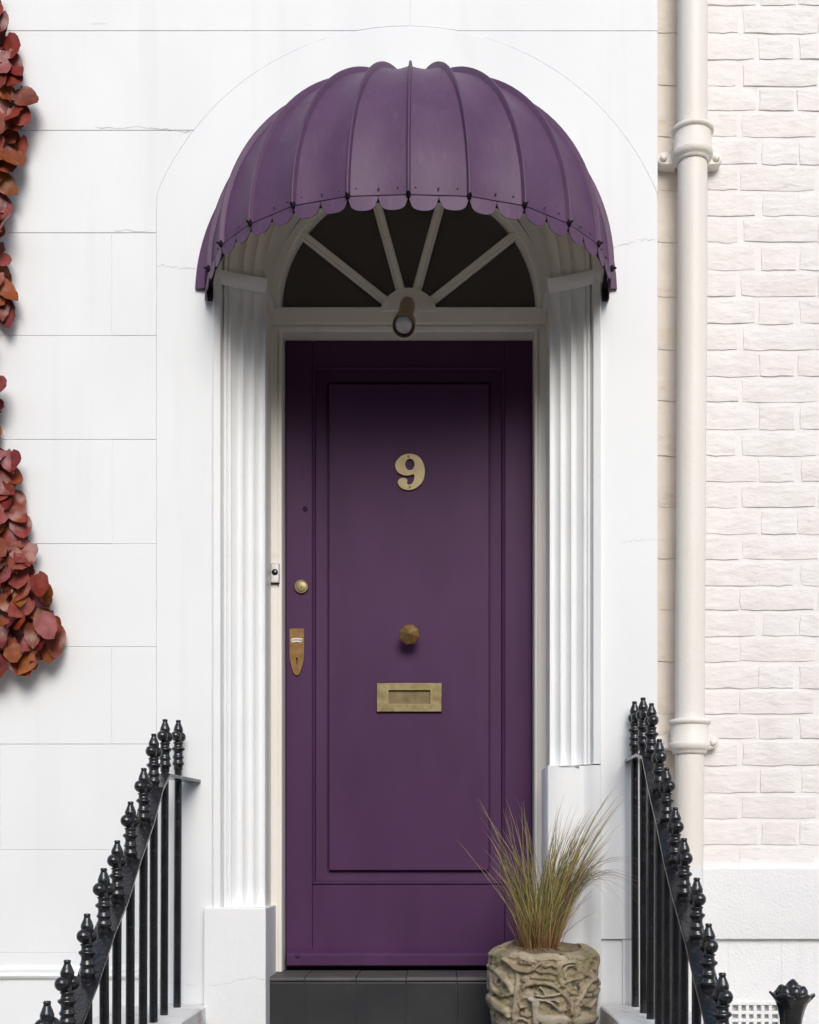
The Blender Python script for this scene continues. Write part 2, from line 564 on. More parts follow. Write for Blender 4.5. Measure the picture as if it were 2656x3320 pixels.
# the block right of the arch, one piece down to the corner
zt = PZ(100) - G
pts = []
for s in range(21):
    z = zt - s / 20 * (zt - (SURR_C + math.sqrt(SURR_R ** 2 - (SURR_H - .004) ** 2)))
    h = SURR_R ** 2 - (z - SURR_C) ** 2
    pts.append((AX + math.sqrt(max(h, 0)) + G, z))
blk([(p[0], p[1]) for p in reversed(pts)] [0:1] + [(XR, pts[-1][1]), (XR, zt)] + [(p[0], p[1]) for p in pts][:-1])
# strip below the last joint, roll ledge and base
mb = MB(); mb.box(XL, AX - SURR_H - G, .0, .02, PZ(3140), PZ(3090) - G); part('stone_block', mb, STUCCO, house)
mb = MB()
prof = [(0, .02), (-.006, .018), (-.012, .010), (-.013, .002), (-.009, -.003), (-.020, -.006), (-.024, -.012), (-.021, -.020), (-.010, -.024), (0.02, -.026)]
zl = PZ(3150)
n = 60
pts = []
for i in range(n):
    x = XL + (PX(455) - XL) * i / (n - 1)
    for (y, z) in prof:
        pts.append((x, y + .0015 * noise.noise((x * 9, z * 40, 0)) , zl + z + .002 * noise.noise((x * 5, 7, 3))))
mb.grid(pts, len(prof), n)
part('ledge', mb, MOULD, house, smooth=True, auto=50)
mb = MB(); mb.box(XL, AX - SURR_H + .012, -.010, .02, -.05, PZ(3166)); part('base_course', mb, STUCCO, house, bevel=.004)

# flush surround, a few millimetres proud of the blocks
def surround_outer(t):
    dx, dz = math.cos(t), math.sin(t)
    # ray from (AX, SURR_C)
    r = SURR_R
    if abs(dx) * r > SURR_H: r = SURR_H / abs(dx)
    return (AX + dx * r, SURR_C + dz * r)
def ring(inner_r, outer, yf, yb, z_left, z_right, n=72, cham=.005):
    """strip between the doorway arch and an outer outline"""
    inn = []; out = []
    inn.append((AX + inner_r, z_right)); out.append((XR, z_right))
    for i in range(n + 1):
        t = PI * i / n
        inn.append((AX + inner_r * math.cos(t), ZS + inner_r * math.sin(t)))
        out.append(outer(t))
    inn.append((AX - inner_r, z_left)); out.append((AX - SURR_H, z_left))
    mb = MB(); m = len(inn)
    vs = []
    for a, b in zip(inn, out):
        c = Vector((AX, ZS)) if False else None
        d = (Vector(a) - Vector(b)); d = d / max(d.length, 1e-6) * cham
        vs += [(a[0], yb, a[1]), (a[0], yf, a[1]), (b[0] + d.x, yf, b[1] + d.y), (b[0], yf + cham, b[1]), (b[0], yb, b[1])]
    mb.add(vs, [tuple([i * 5 + k, (i + 1) * 5 + k, (i + 1) * 5 + k + 1, i * 5 + k + 1]) for i in range(m - 1) for k in range(4)])
    return mb
mb = ring(RA, surround_outer, -.002, .03, PZ(3262), PZ(3044), cham=.002)
sr = part('arch_surround', mb, STUCCO, house)
mb = MB(); mb.box(AX + RA, XR, .010, .12, -.05, PZ(3044.0)); part('base_course', mb, STUCCO, house, bevel=.003)
# thin cracks in the stucco (paint lines a fraction of a millimetre proud)
def crack(pts, w=.0016, y=-.0024):
    mb = MB(); vs = []
    P = []
    for a, b in zip(pts[:-1], pts[1:]):
        for s in range(8):
            t = s / 8
            P.append((a[0] + (b[0] - a[0]) * t + random.uniform(-2, 2), a[1] + (b[1] - a[1]) * t + random.uniform(-4, 4)))
    P.append(pts[-1])
    for i, p in enumerate(P):
        ww = w * (.35 + random.random()) * (1 if 0 < i < len(P) - 1 else .2)
        q = W(p[0], p[1], y)
        vs += [(q.x, y, q.z - ww / 2), (q.x, y, q.z + ww / 2)]
    n = len(P)
    mb.add(vs, [(2 * i, 2 * i + 2, 2 * i + 3, 2 * i + 1) for i in range(n - 1)])
    part('crack', mb, CRACK, house)
crack([(508, 861), (545, 862), (600, 872), (648, 874)], .0026)
crack([(1985, 806), (2040, 790), (2075, 778), (2130, 776)], .002)
crack([(2014, 1757), (2060, 1752), (2128, 1748)], .0016)
crack([(310, 412), (480, 414), (560, 420), (618, 428)], .0028, -.0012)
crack([(295, 78), (345, 77)], .002, -.0012)
crack([(365, 746), (480, 748)], .002, -.0012)
crack([(520, 3180), (600, 3190), (640, 3196)], .0012)

# doorway profile: splayed margin, fillets, three broad flutes, return
def yy(r):                              # base line of the splay
    return .012 + (.600 - r) / (.600 - RC) * .052
prof = [(RA, .004), (RA, -.017), (RA - .003, -.020), (.603, -.013), (.6015, .002)]
prof += [(.598, yy(.598) + .004), (.594, yy(.594) - .008), (.588, yy(.588) - .009), (.583, yy(.583) - .003), (.579, yy(.579) - .008), (.574, yy(.574) - .009), (.570, yy(.570) - .002)]
for f in range(3):
    r0, r1 = .569 - f * .0335, .569 - (f + 1) * .0335
    for s in range(1, 9):
        t = s / 8
        r = r0 + (r1 - r0) * t
        prof.append((r, yy(r) - .003 + .013 * .78 * math.sin(PI * t) ** 1.3 - (.003 if s == 8 else 0)))
prof += [(RC + .0005, yy(RC) - .004), (RC - .001, .083)]
prof_r = [(RC - .001, .0832), (RC - .0005, .12), (RC + .001, .17), (RC + .003, .228)]
def wob(p, s):
    return p
na = 72
path = [(AX, ZS, math.cos(PI * i / na), math.sin(PI * i / na)) for i in range(na + 1)]
mb = MB(); mb.sweep([(r, y) for r, y in prof], path)
part('arch_moulding', mb, SOFFIT, house, smooth=True, auto=40)
mb = MB(); mb.sweep(prof_r, path); part('reveal', mb, JOINERY, house, smooth=True, auto=40)

def plan_strip(pl, z0, z1, name, mat, parent, **k):
    mb = MB(); n = len(pl)
    vs = [(x, y, z0) for x, y in pl] + [(x, y, z1) for x, y in pl]
    fs = [(i, (i + 1) % n, n + (i + 1) % n, n + i) for i in range(n)] + [tuple(reversed(range(n))), tuple(range(n, 2 * n))]
    mb.add(vs, fs)
    return part(name, mb, mat, parent, **k)
def pilaster(side):
    sx = -1 if side == 'l' else 1
    z0 = PZ(2943, -.03) if side == 'l' else PZ(2478)
    nz = 60
    zs = [z0 + (ZS - z0) * i / nz for i in range(nz + 1)]
    mb = MB()
    vs = []
    for z in zs:
        fade = min(1, max(0, (z - z0) / .035))       # flutes run out above the plinth
        fade = fade * fade * (3 - 2 * fade)
        fade2 = min(1, max(0, (ZS - .050 - z) / .03))
        fl = fade * fade2
        for k, (r, y) in enumerate(prof):
            if 12 <= k < 36:
                y = yy(r) - .003 + (y - yy(r) + .003) * fl
            w = .0011 * noise.noise((r * 30, z * 7, sx * 3.0)) + .0006 * noise.noise((r * 60, z * 33, 5))
            vs.append((AX + sx * r, y + (w if 2 < k < len(prof) - 1 else 0), z))
    n = len(prof)
    mb.add(vs, [(j * n + i, j * n + i + 1, (j + 1) * n + i + 1, (j + 1) * n + i) for j in range(nz) for i in range(n - 1)])
    p = part('pilaster', mb, MOULD, house, smooth=True, auto=40)
    mb = MB(); mb.add([(AX + sx * r, y, z) for z in (z0 if side == 'l' else z0 - .001, ZS) for r, y in prof_r], [(i, i + 1, i + 5, i + 4) for i in range(3)])
    part('reveal', mb, JOINERY, p, smooth=True)
    # capital: a shallow band returned into the doorway
    mb = MB()
    capp = [(.004, -.046), (.002, -.041), (-.000, -.036), (-.003, -.030), (-.005, -.024), (-.006, -.003), (-.004, .0)]
    plan = [(.6275, -.024), (.560, yy(.560) - .010), (RC - .002, yy(RC) - .010), (RC - .004, .222)]
    rows = []
    for dy, dz in capp:
        for k, (r, y) in enumerate(plan):
            if k <= 1: q = (r, y + dy * (.3 if k == 0 else 1))
            elif k == 2: q = (r + dy * .8, y + dy)
            else: q = (r + dy * .8, y)
            rows.append((AX + sx * q[0], q[1], ZS + .0 + dz))
    mb.grid(rows, 4, len(capp))
    top = len(capp) - 1
    mb.add([rows[top * 4 + k] for k in range(4)] + [(AX + sx * .6275, .20, ZS)], [(0, 1, 2, 3, 4)])
    part('capital', mb, MOULD, p, smooth=True, auto=35)
    mb = MB()
    if side == 'l':
        x0, x1 = PX(660, -.035), PX(862, -.035)
        mb.box(x0, x1, -.035, .225, ZC - .60, z0 + .0)
        part('plinth', mb, MOULD, p, bevel=.004)
    else:
        x0, x1 = AX + RC - .012, AX + .562
        pl = [(RC - .012, .225), (RC - .012, -.004), (RC - .008, -.008), (.542, -.008), (.552, -.004), (.560, .001), (.568, .003), (.578, .001), (.592, -.010), (.606, -.018), (RA - .002, -.021), (RA + .0006, -.018), (RA + .0006, .2)]
        plan_strip([(AX + r, y) for r, y in pl], ZC - .60, z0 - .004, 'plinth', MOULD, p, smooth=True, auto=50)
        crk = MB()
        for k in range(26):
            xx = x0 + .035 + (x1 - x0 - .04) * k / 26
            h = .002 + .004 * max(0, noise.noise((xx * 60, 2, 1)) + .2)
            crk.box(xx, xx + .0036 + random.random() * .002, -.0092, -.004, z0 - .008 - h / 2, z0 - .008 + h / 2)
        part('crack', crk, CRACK, p)
    return p
pilaster('l'); pilaster('r')
crack([(662, 3198), (720, 3190), (800, 3172), (830, 3170), (862, 3180)], .0014, -.0356)

# hall behind the door and fanlight
mb = MB(); mb.box(AX - .75, AX + .75, .42, 2.6, Z_TREAD - .02, ZS + .62)
mb.f = [tuple(reversed(f)) for f in mb.f if f != (0, 1, 5, 4)]
part('hallway', mb, HALL, house)

# ---- door frame, transom and fanlight
DXL, DXR = -.5225, .341         # door opening
FZ = ZC + 1.803                 # underside of the transom
fr_l = [(AX - .475, .222), (DXL - .016, .222), (DXL - .015, .226), (DXL - .012, .226), (DXL - .010, .219), (DXL - .003, .219), (DXL, .224), (DXL, .36), (AX - .475, .36)]
fr_r = [(AX + .475, .36), (DXR, .36), (DXR, .224), (DXR + .003, .219), (DXR + .010, .219), (DXR + .012, .226), (DXR + .015, .226), (DXR + .016, .222), (AX + .475, .222)]
jl = plan_strip(fr_l, Z_TREAD + .002, FZ + .002, 'door_jamb', JOINERY, house)
jr = plan_strip(fr_r, Z_TREAD + .002, FZ + .002, 'door_jamb', JOINERY, house)
mb = MB()
tz0, tz1 = FZ, ZC + 1.883
prof_t = [(.36, tz0), (.232, tz0), (.226, tz0 + .004), (.224, tz0 + .014), (.231, tz0 + .018), (.231, tz0 + .024), (.223, tz0 + .028), (.223, tz1 - .001), (.226, tz1 + .002), (.36, tz1 + .003)]
n = len(prof_t)
mb.add([(AX - .4735, y, z) for y, z in prof_t] + [(AX + .4735, y, z) for y, z in prof_t],
       [(i, i + n, (i + 1) % n + n, (i + 1) % n) for i in range(n)])
part('transom', mb, JOINERY, house)
fan = None
FC = ZC + 1.885; FR = .437
pr = [(.476, .26), (.476, .224), (.452, .224), (.449, .229), (.447, .231), (.441, .231), (.438, .236), (.436, .250), (.436, .272)]
mb = MB(); mb.sweep(pr, [(AX, FC, math.cos(PI * i / 64), math.sin(PI * i / 64)) for i in range(65)])
fan = part('fanlight', mb, JOINERY, house, smooth=True, auto=30)
HC = ZC + 1.851                # centre the glazing bars radiate from
def ray_len(a, rr):
    dz = HC - FC
    b = math.sin(a) * dz
    return -b + math.sqrt(b * b - dz * dz + rr * rr)
angs = [38.5, 74.6, 105.4, 141.5]
for a in angs:
    a = R(a)
    l0, l1 = .085, ray_len(a, .442)
    d = Vector((math.cos(a), 0, math.sin(a))); nrm = Vector((-math.sin(a), 0, math.cos(a)))
    sec = [(-.0155, .252), (-.0155, .243), (-.0085, .240), (-.0075, .228), (.0075, .228), (.0085, .240), (.0155, .243), (.0155, .252)]
    vs = []
    for l in (l0, l1):
        c = Vector((AX, 0, HC)) + d * l
        for u, y in sec:
            p = c + nrm * u; vs.append((p.x, y, p.z))
    k = len(sec)
    mb = MB(); mb.add(vs, [(i, i + 1, i + 1 + k, i + k) for i in range(k - 1)])
    part('glazing_bar', mb, JOINERY, fan)
cuts = [R(4.5)] + [R(a) for a in angs] + [R(175.5)]
for i in range(5):
    a0, a1 = cuts[i], cuts[i + 1]
    inn = []; out = []
    for s in range(17):
        a = a0 + (a1 - a0) * s / 16
        r0 = min(max(.08, .030 / max(math.sin(a), .05)), ray_len(a, .437) - .001)
        inn.append((AX + math.cos(a) * r0, HC + math.sin(a) * r0))
        r1 = ray_len(a, .4375)
        out.append((AX + math.cos(a) * r1, HC + math.sin(a) * r1))
    poly = inn[::-1] + out
    mb = MB(); mb.prism(poly[::-1] if False else poly, .256, .260)
    part('glass_pane', mb, GLASS, fan)
hub = [(AX + .1 * math.cos(PI * i / 32), HC + .1 * math.sin(PI * i / 32)) for i in range(33)]
hub = [p for p in hub if p[1] > ZC + 1.872]
hub = [(hub[0][0], ZC + 1.868)] + hub + [(hub[-1][0], ZC + 1.868)]
mb = MB(); mb.prism(hub, .2205, .262, .003, .004); part('hub', mb, JOINERY, fan)

# ---- the purple door
DY = .300
Z0, Z1 = Z_TREAD + .012, FZ - .001
def dx(px): return PX(px, DY)
def dz(py): return PZ(py, DY)
sl, srr = dx(1013), dx(1637)      # inner edges of the stiles
rt, rb = dz(1190), dz(2868)       # rails
fl_, fr_, ft, fb = dx(1067), dx(1586), dz(1246), dz(2822)
xa, xb = DXL + .004, DXR - .003
mb = MB()
for (x0, x1, z0, z1) in ((xa, sl, Z0, Z1), (srr, xb, Z0, Z1)):
    mb.box(x0, x1, DY, DY + .045, z0, z1)
mb.box(sl + .0006, srr - .0006, DY + .0007, DY + .045, Z0, rb)
mb.box(sl + .0006, srr - .0006, DY + .0007, DY + .045, rt, Z1)
mb.box(sl - .004, srr + .004, DY + .020, DY + .040, rb - .004, rt + .004)
door = part('door', mb, PURPLE, house, bevel=.0022)
door['label'] = 'purple panelled front door with brass fittings'
# bolection bead round the sunk margin, mitred
mb = MB()
pr = [(0.0, DY + .001), (.001, DY - .003), (.005, DY - .0058), (.009, DY - .003), (.0105, DY + .006), (.012, DY + .010), (.050, DY + .013)]
rows = []
for (u, y) in pr:
    rows += [(sl + u, y, rb + u), (srr - u, y, rb + u), (srr - u, y, rt - u), (sl + u, y, rt - u)]
mb.grid(rows, 4, len(pr), closed_u=True)
part('panel_moulding', mb, PURPLE, door, smooth=True, auto=30)
mb = MB(); mb.prism([(fl_, fb), (fr_, fb), (fr_, ft), (fl_, ft)], DY - .006, DY + .03, .0025, .003)
part('raised_panel', mb, PURPLE, door)
mb = MB()
wb = [(DY, 0), (DY - .034, .006), (DY - .034, .040), (DY - .028, .048), (DY - .004, .062), (DY, .064)]
zb = dz(3137) + .004
n = len(wb)
mb.add([(xa + .006, y, zb + z) for y, z in wb] + [(xb - .001, y, zb + z) for y, z in wb], [(i, i + n, (i + 1) % n + n, (i + 1) % n) for i in range(n)] + [tuple(range(n)), tuple(reversed(range(n, 2 * n)))])
wbar = part('weatherboard', mb, PURPLE, door, bevel=.002)
mb = MB(); q = W(965, 3099, DY - .036); mb.sphere((q.x, DY - .035, q.z), .0075, 12, 8, (1, .7, 1)); part('screw', mb, PURPLE, door, smooth=True)

def disc(mb, c, prof, n=24):
    """lathe about Y: prof (r, y offset) back to front"""
    vs = []; m = len(prof)
    for r, y in prof:
        for i in range(n):
            a = 2 * PI * i / n
            vs.append((c[0] + r * math.cos(a), c[1] + y, c[2] + r * math.sin(a)))
    fs = [(j * n + i, (j + 1) * n + i, (j + 1) * n + (i + 1) % n, j * n + (i + 1) % n) for j in range(m - 1) for i in range(n)]
    fs.append(tuple(range((m - 1) * n, m * n))[::-1]); fs.append(tuple(range(n)))
    mb.add(vs, fs)
# peephole
q = W(990, 1650, DY); mb = MB(); disc(mb, q, [(.009, .001), (.009, -.003), (.0065, -.005), (.005, -.002)], 20); part('peephole', mb, PURPLE, door, smooth=True, auto=40)
mb = MB(); disc(mb, q, [(.0045, -.0005), (.0045, -.0035)], 16); part('peephole', mb, DARK, door)
# numeral nine
ref = (860, 990)
o9 = [(850, 370), (955, 375), (1050, 400), (1120, 435), (1185, 485), (1240, 550), (1285, 625), (1320, 700), (1345, 775), (1365, 860), (1372, 950), (1368, 1050), (1355, 1140), (1335, 1225), (1305, 1300), (1265, 1370), (1220, 1425), (1165, 1475), (1110, 1525), (1050, 1562), (990, 1590), (930, 1607), (865, 1618), (800, 1620), (735, 1614), (670, 1600), (605, 1575), (550, 1542), (505, 1500), (470, 1450), (447, 1400), (440, 1360), (447, 1310), (470, 1268), (510, 1232), (560, 1211), (610, 1205), (660, 1208), (705, 1222), (740, 1245), (760, 1272), (765, 1300), (757, 1330), (748, 1360), (755, 1390), (775, 1418), (805, 1438), (840, 1440), (875, 1432), (910, 1412), (945, 1380), (972, 1340), (995, 1285), (1012, 1230), (1020, 1175), (1018, 1130), (1005, 1090), (985, 1070), (955, 1078), (900, 1095), (830, 1110), (760, 1116), (690, 1113), (620, 1100), (550, 1073), (490, 1040), (440, 1000), (400, 945), (368, 885), (350, 825), (345, 770), (353, 710), (372, 655), (400, 600), (440, 550), (490, 498), (545, 455), (610, 415), (680, 388), (760, 373)]
k9 = .0928 * (D + DY) / D / 1000
def t9(p): return ((p[0] - ref[0]) * k9, -(p[1] - ref[1]) * k9)
hole = [(855 + 165 * math.cos(2 * PI * i / 28), 735 + 205 * math.sin(2 * PI * i / 28)) for i in range(28)]
me = stand_up(curve_mesh('house_number', [[t9(p) for p in o9], [t9(p) for p in hole]], .0022, .0012, 2))
c9 = W(1250 + 860 * .0928, 1440 + 990 * .0928, DY - .006)
num = link('house_number', me, PALE_BRASS, door, (c9.x, DY - .011, c9.z))
mb = MB()
for (sx_, sy_) in ((808, 455), (850, 1530)):
    u, v = t9((sx_, sy_)); disc(mb, (c9.x + u, DY - .0145, c9.z + v), [(.0042, 0), (.0042, -.0006), (.002, -.001)], 12)
part('number_screws', mb, BRONZE, door, kind='stuff')
# cylinder lock
q = W(978, 1903, DY); mb = MB()
disc(mb, q, [(.0255, 0), (.0255, -.004), (.0225, -.009), (.0195, -.009), (.0185, -.006)], 32); ly = part('lock_cylinder', mb, BRASS, door, smooth=True, auto=35)
mb = MB(); disc(mb, q, [(.0183, -.004), (.0183, -.0075), (.017, -.0082)], 32); part('lock_face', mb, PALE_BRASS, door, smooth=True, auto=35)
qq = q + Vector((0, 0, -.007)); mb = MB(); disc(mb, qq, [(.0095, -.006), (.0095, -.0095), (.0085, -.0102)], 24); part('key_plug', mb, BRASS, door, smooth=True, auto=35)
mb = MB(); mb.box(qq.x - .0012, qq.x + .0012, qq.y - .0108, qq.y - .009, qq.z - .006, qq.z + .005); part('key_slot', mb, DARK, door)
# lock plate with keyhole and enamel badge
kp = .1113 * (D + DY) / D / 1000
def tp(p): return ((p[0] - 568) * kp, -(p[1] - 1200) * kp)
op = [(400, 535), (740, 535), (765, 550), (777, 580), (775, 1380), (768, 1440), (745, 1530), (715, 1630), (685, 1730), (655, 1810), (625, 1860), (590, 1883), (555, 1885), (520, 1870), (490, 1835), (460, 1770), (430, 1680), (400, 1570), (375, 1470), (360, 1390), (358, 580), (370, 550)]
kh = [(568 + 36 * math.sin(a), 1408 - 36 * math.cos(a)) for a in [R(150 - 300 * i / 14) for i in range(15)]]
kh = kh + [(550, 1550), (555, 1570), (567, 1576), (580, 1570), (585, 1550)]
me = stand_up(curve_mesh('lock_plate', [[tp(p) for p in op], [tp(p) for p in kh]], .0016, .0010, 2))
cp = W(900 + 568 * .1113, 1980 + 1200 * .1113, DY)
lp = link('lock_plate', me, BRONZE, door, (cp.x, DY - .0035, cp.z))
mb = MB(); u0, v0 = tp((568, 1465)); mb.box(cp.x + u0 - .007, cp.x + u0 + .007, DY - .0012, DY - .0006, cp.z + v0 - .014, cp.z + v0 + .014); part('keyhole', mb, DARK, door)
Rb = 560; cb = (565, 805 + Rb)
def pb(a, r): return tp((cb[0] + r * math.sin(a), cb[1] - r * math.cos(a)))
amax = .305
bo = [pb(-amax + 2 * amax * i / 12, Rb) for i in range(13)] + [pb(amax - 2 * amax * i / 12, Rb - 112) for i in range(13)]
me = stand_up(curve_mesh('lock_badge', [bo], .0006, .0003, 1))
badge = link('lock_badge', me, ENAMEL, door, (cp.x, DY - .0068, cp.z))
mletters = MB()
for i, ch in enumerate('BANHAM'):
    me = text_mesh('letter', ch, .0108, .0002, .00022)
    a = -amax * .80 + 2 * amax * .80 * i / 5
    u, v = pb(a, Rb - 56)
    M = Matrix.Translation((cp.x + u, DY - .0079, cp.z + v)) @ Matrix.Rotation(a, 4, 'Y') @ Matrix.Rotation(R(90), 4, 'X') @ Matrix.Diagonal((.66, 1.05, 1, 1))
    me.transform(M)
    mletters.add([v_.co for v_ in me.vertices], [tuple(p.vertices) for p in me.polygons])
    bpy.data.meshes.remove(me)
part('lettering', mletters, INK, door)
# octagonal knob
q = W(1328, 2059, DY - .05); mb = MB()
vs = []
kp_ = [(.020, .044), (.020, .040), (.012, .034), (.012, .012), (.026, .004), (.0365, -.006), (.0365, -.013), (.0, -.031)]
N8 = 8
for r, y in kp_:
    for i in range(N8):
        a = 2 * PI * (i + .0) / N8 + PI / 8 + R(6)
        vs.append((q.x + r * math.cos(a), q.y + y, q.z + r * math.sin(a)))
mb.add(vs, [(j * N8 + i, (j + 1) * N8 + i, (j + 1) * N8 + (i + 1) % N8, j * N8 + (i + 1) % N8) for j in range(len(kp_) - 1) for i in range(N8)])
part('door_knob', mb, BRONZE, door, bevel=.0015)
# letter plate
lx0, lx1, lz0, lz1 = dx(1224), dx(1431), dz(2308), dz(2218)
ix0, ix1, iz0, iz1 = dx(1260), dx(1396), dz(2285), dz(2239)
cx, cz = (lx0 + lx1) / 2, (lz0 + lz1) / 2
me = stand_up(curve_mesh('letter_plate', [[(lx0 - cx, lz0 - cz), (lx1 - cx, lz0 - cz), (lx1 - cx, lz1 - cz), (lx0 - cx, lz1 - cz)],
                                          [(ix0 - cx, iz0 - cz), (ix1 - cx, iz0 - cz), (ix1 - cx, iz1 - cz), (ix0 - cx, iz1 - cz)]], .0045, .0012, 2))
link('letter_plate', me, BRASS, door, (cx, DY - .0115, cz))
mb = MB(); mb.box(ix0 - .001, ix1 + .001, DY - .0080, DY - .0066, iz0 - .001, iz1 + .001); part('letter_flap', mb, FLAP, door)

# ------------------------------------------------------------------ things fixed in the doorway
# bell push on the left jamb
b0, b1 = W(876, 1895, .222), W(907, 1829, .222)
bell = empty('doorbell', ((b0.x + b1.x) / 2, .222, b0.z), 'small silver bell push with round black button on the left door jamb', 'doorbell')
mb = MB(); mb.box(b0.x, b1.x, .216, .2225, b0.z, b1.z); part('backplate', mb, DARK, bell, bevel=.001)
mb = MB(); mb.box(b0.x + .0045, b1.x - .0005, .205, .2158, b0.z + .003, b1.z - .001); part('cover', mb, CHROME, bell, bevel=.002)
mb = MB(); bc = ((b0.x + b1.x) / 2 + .002, .205, b0.z + .55 * (b1.z - b0.z)); disc(mb, bc, [(.0108, .001), (.0108, -.0015), (.009, -.0025), (.007, -.001), (.006, -.004), (.003, -.005)], 24); part('button', mb, BLACK, bell, smooth=True, auto=40)
# spot lamp on the fanlight hub
la = W(1322, 985, .2205); lb = W(1309, 1057, .03)
lamp = empty('porch_lamp', la, 'brown tubular spot lamp pointing down from the hub of the fanlight', 'lamp')
mb = MB(); disc(mb, (la.x, .2205, la.z - .004), [(.042, .002), (.042, -.004), (.038, -.006), (.030, -.006), (.029, -.010), (.022, -.011)], 32); part('rose', mb, JOINERY, lamp, smooth=True, auto=40)
ax_ = (lb - la).normalized()
lrot = ax_.to_track_quat('Z', 'Y').to_matrix().to_4x4()
def along(prof, base, n=28):
    mb = MB(); mb.lathe(prof, n, cap=False)
    M = Matrix.Translation(base) @ lrot
    mb.v = [tuple(M @ Vector(p)) for p in mb.v]
    return mb
LL = (lb - la).length
mb = along([(.0, .004), (.0245, .004), (.0255, .02), (.0255, LL * .72), (.028, LL * .75), (.036, LL * .80), (.0378, LL * .86), (.0378, LL), (.0362, LL), (.036, LL * .9), (.031, LL * .86), (.0, LL * .84)], la)
part('lamp_body', mb, BRONZE_LAMP, lamp, smooth=True, auto=40)
mb = along([(0, LL * .992), (.013, LL * .988), (.025, LL * .975), (.0300, LL * .94), (.0300, LL * .88), (.02, LL * .87)], la)
part('bulb', mb, BULB, lamp, smooth=True)

# ------------------------------------------------------------------ canopy
canopy = empty('door_canopy', (AX + .018, 0, ZC + 1.838), 'purple ribbed dome canopy with scalloped edge over the front door', 'canopy')
CX, CZ, CH = AX + .017, ZC + 1.838, .628
RIMX = [0, .168, .324, .4585, .561, .624, .680]
RIMY = [.578, .569, .520, .422, .302, .149, .0]
def rim(i):                        # i from -6 .. 6, may be fractional
    s = -1 if i < 0 else 1
    a = abs(i); k = min(int(a), 5); t = a - k
    x6 = .664 if s < 0 else .636
    x = RIMX[k] + ((RIMX[k + 1] if k < 5 else x6) - RIMX[k]) * t
    y = RIMY[k] + (RIMY[k + 1] - RIMY[k]) * t
    return s * x - .0013 * max(0, a - 3) * 1.5, -y
def dome(i, ph, push=0.0):
    x, y = rim(i)
    c, s_ = math.cos(ph), math.sin(ph)
    skew = .0
    p = Vector((CX + x * c, y * c, CZ + CH * s_))
    if push:
        nrm = Vector((x * c / .45, y * c / .34, CH * s_ / .39)); nrm.normalize()
        p += nrm * push
    return p
for k in range(-6, 6):
    nu, nv = 9, 26
    pts = []
    for j in range(nv):
        ph = R(90) * (j / (nv - 1)) * .992
        for u in range(nu):
            t = u / (nu - 1)
            sag = -.010 * math.sin(PI * t) * math.cos(ph) ** .5
            sag += .002 * noise.noise((k * 3.1 + t * 2, j * .35, 2))
            p = dome(k + t, ph, sag if 0 < u < nu - 1 else 0)
            pts.append(p)
    mid_ = Vector((CX, 0, CZ + .1))
    mb = MB(); mb.plate(pts, nu, nv, lambda i: (mid_ - pts[i]).normalized() * .0028)
    o = part('panel', mb, CANVAS, canopy, smooth=True)
for k in range(-6, 7):
    nv = 30
    pts = []
    for j in range(nv):
        ph = R(90) * (j / (nv - 1)) * .985
        c = dome(k, ph); up = (dome(k, ph, .01) - c).normalized()
        nx = dome(min(k + .2, 6), ph) - dome(max(k - .2, -6), ph)
        if nx.length < 1e-6: nx = Vector((1, 0, 0))
        side = nx.normalized()
        tg = side.cross(up).normalized(); up = tg.cross(side).normalized()
        if up.dot(dome(k, ph, .01) - c) < 0: up = -up
        w = .0040
        sec = [(-w * 1.5, -.003), (-w * 1.3, .003), (-w, .005), (-w * .95, .011), (-w * .5, .0135), (w * .5, .0135), (w * .95, .011), (w, .005), (w * 1.3, .003), (w * 1.5, -.003)]
        for a, b in sec:
            pts.append(c + side * a + up * b * (.3 if abs(k) == 6 else 1))
    mb = MB(); mb.grid(pts, 10, nv)
    mb.add([pts[i] for i in range(10)], [tuple(range(10))])
    part('rib', mb, CANVAS, canopy, smooth=True, auto=55)
pts = []
for j in range(22):
    ph = R(90) * (j / 21) * .96
    for u in range(49):
        p = dome(-6 + 12 * u / 48, ph); pts.append(Vector((CX, 0, CZ)) + (p - Vector((CX, 0, CZ))) * .972)
mb = MB(); mb.grid(pts, 49, 22, flip=True); part('lining', mb, LINING, canopy, smooth=True)
pts = []
for j in range(-40, 41):
    sg = -1 if j < 0 else 1
    ph = R(90) * (1 - abs(j) / 40)
    p = dome(6 * sg, ph)
    wd = .012 + .020 * (1 - math.sin(ph)) ** 1.0
    nn = Vector((sg * math.cos(ph) / .66, 0, math.sin(ph) / .628)); nn.normalize()
    if abs(j) >= 39: nn = Vector((sg, 0, 0))
    i_ = Vector((p.x, 0, p.z)); o_ = i_ + nn * wd
    pts += [(i_.x, -.001, i_.z), (i_.x, -.020, i_.z), (o_.x, -.012, o_.z), (o_.x, .002, o_.z)]
mb = MB(); mb.grid(pts, 4, 81); mb.add(pts[:4], [(0, 1, 2, 3)]); mb.add(pts[-4:], [(3, 2, 1, 0)])
part('wall_flange', mb, CANVAS, canopy, smooth=True, auto=30)
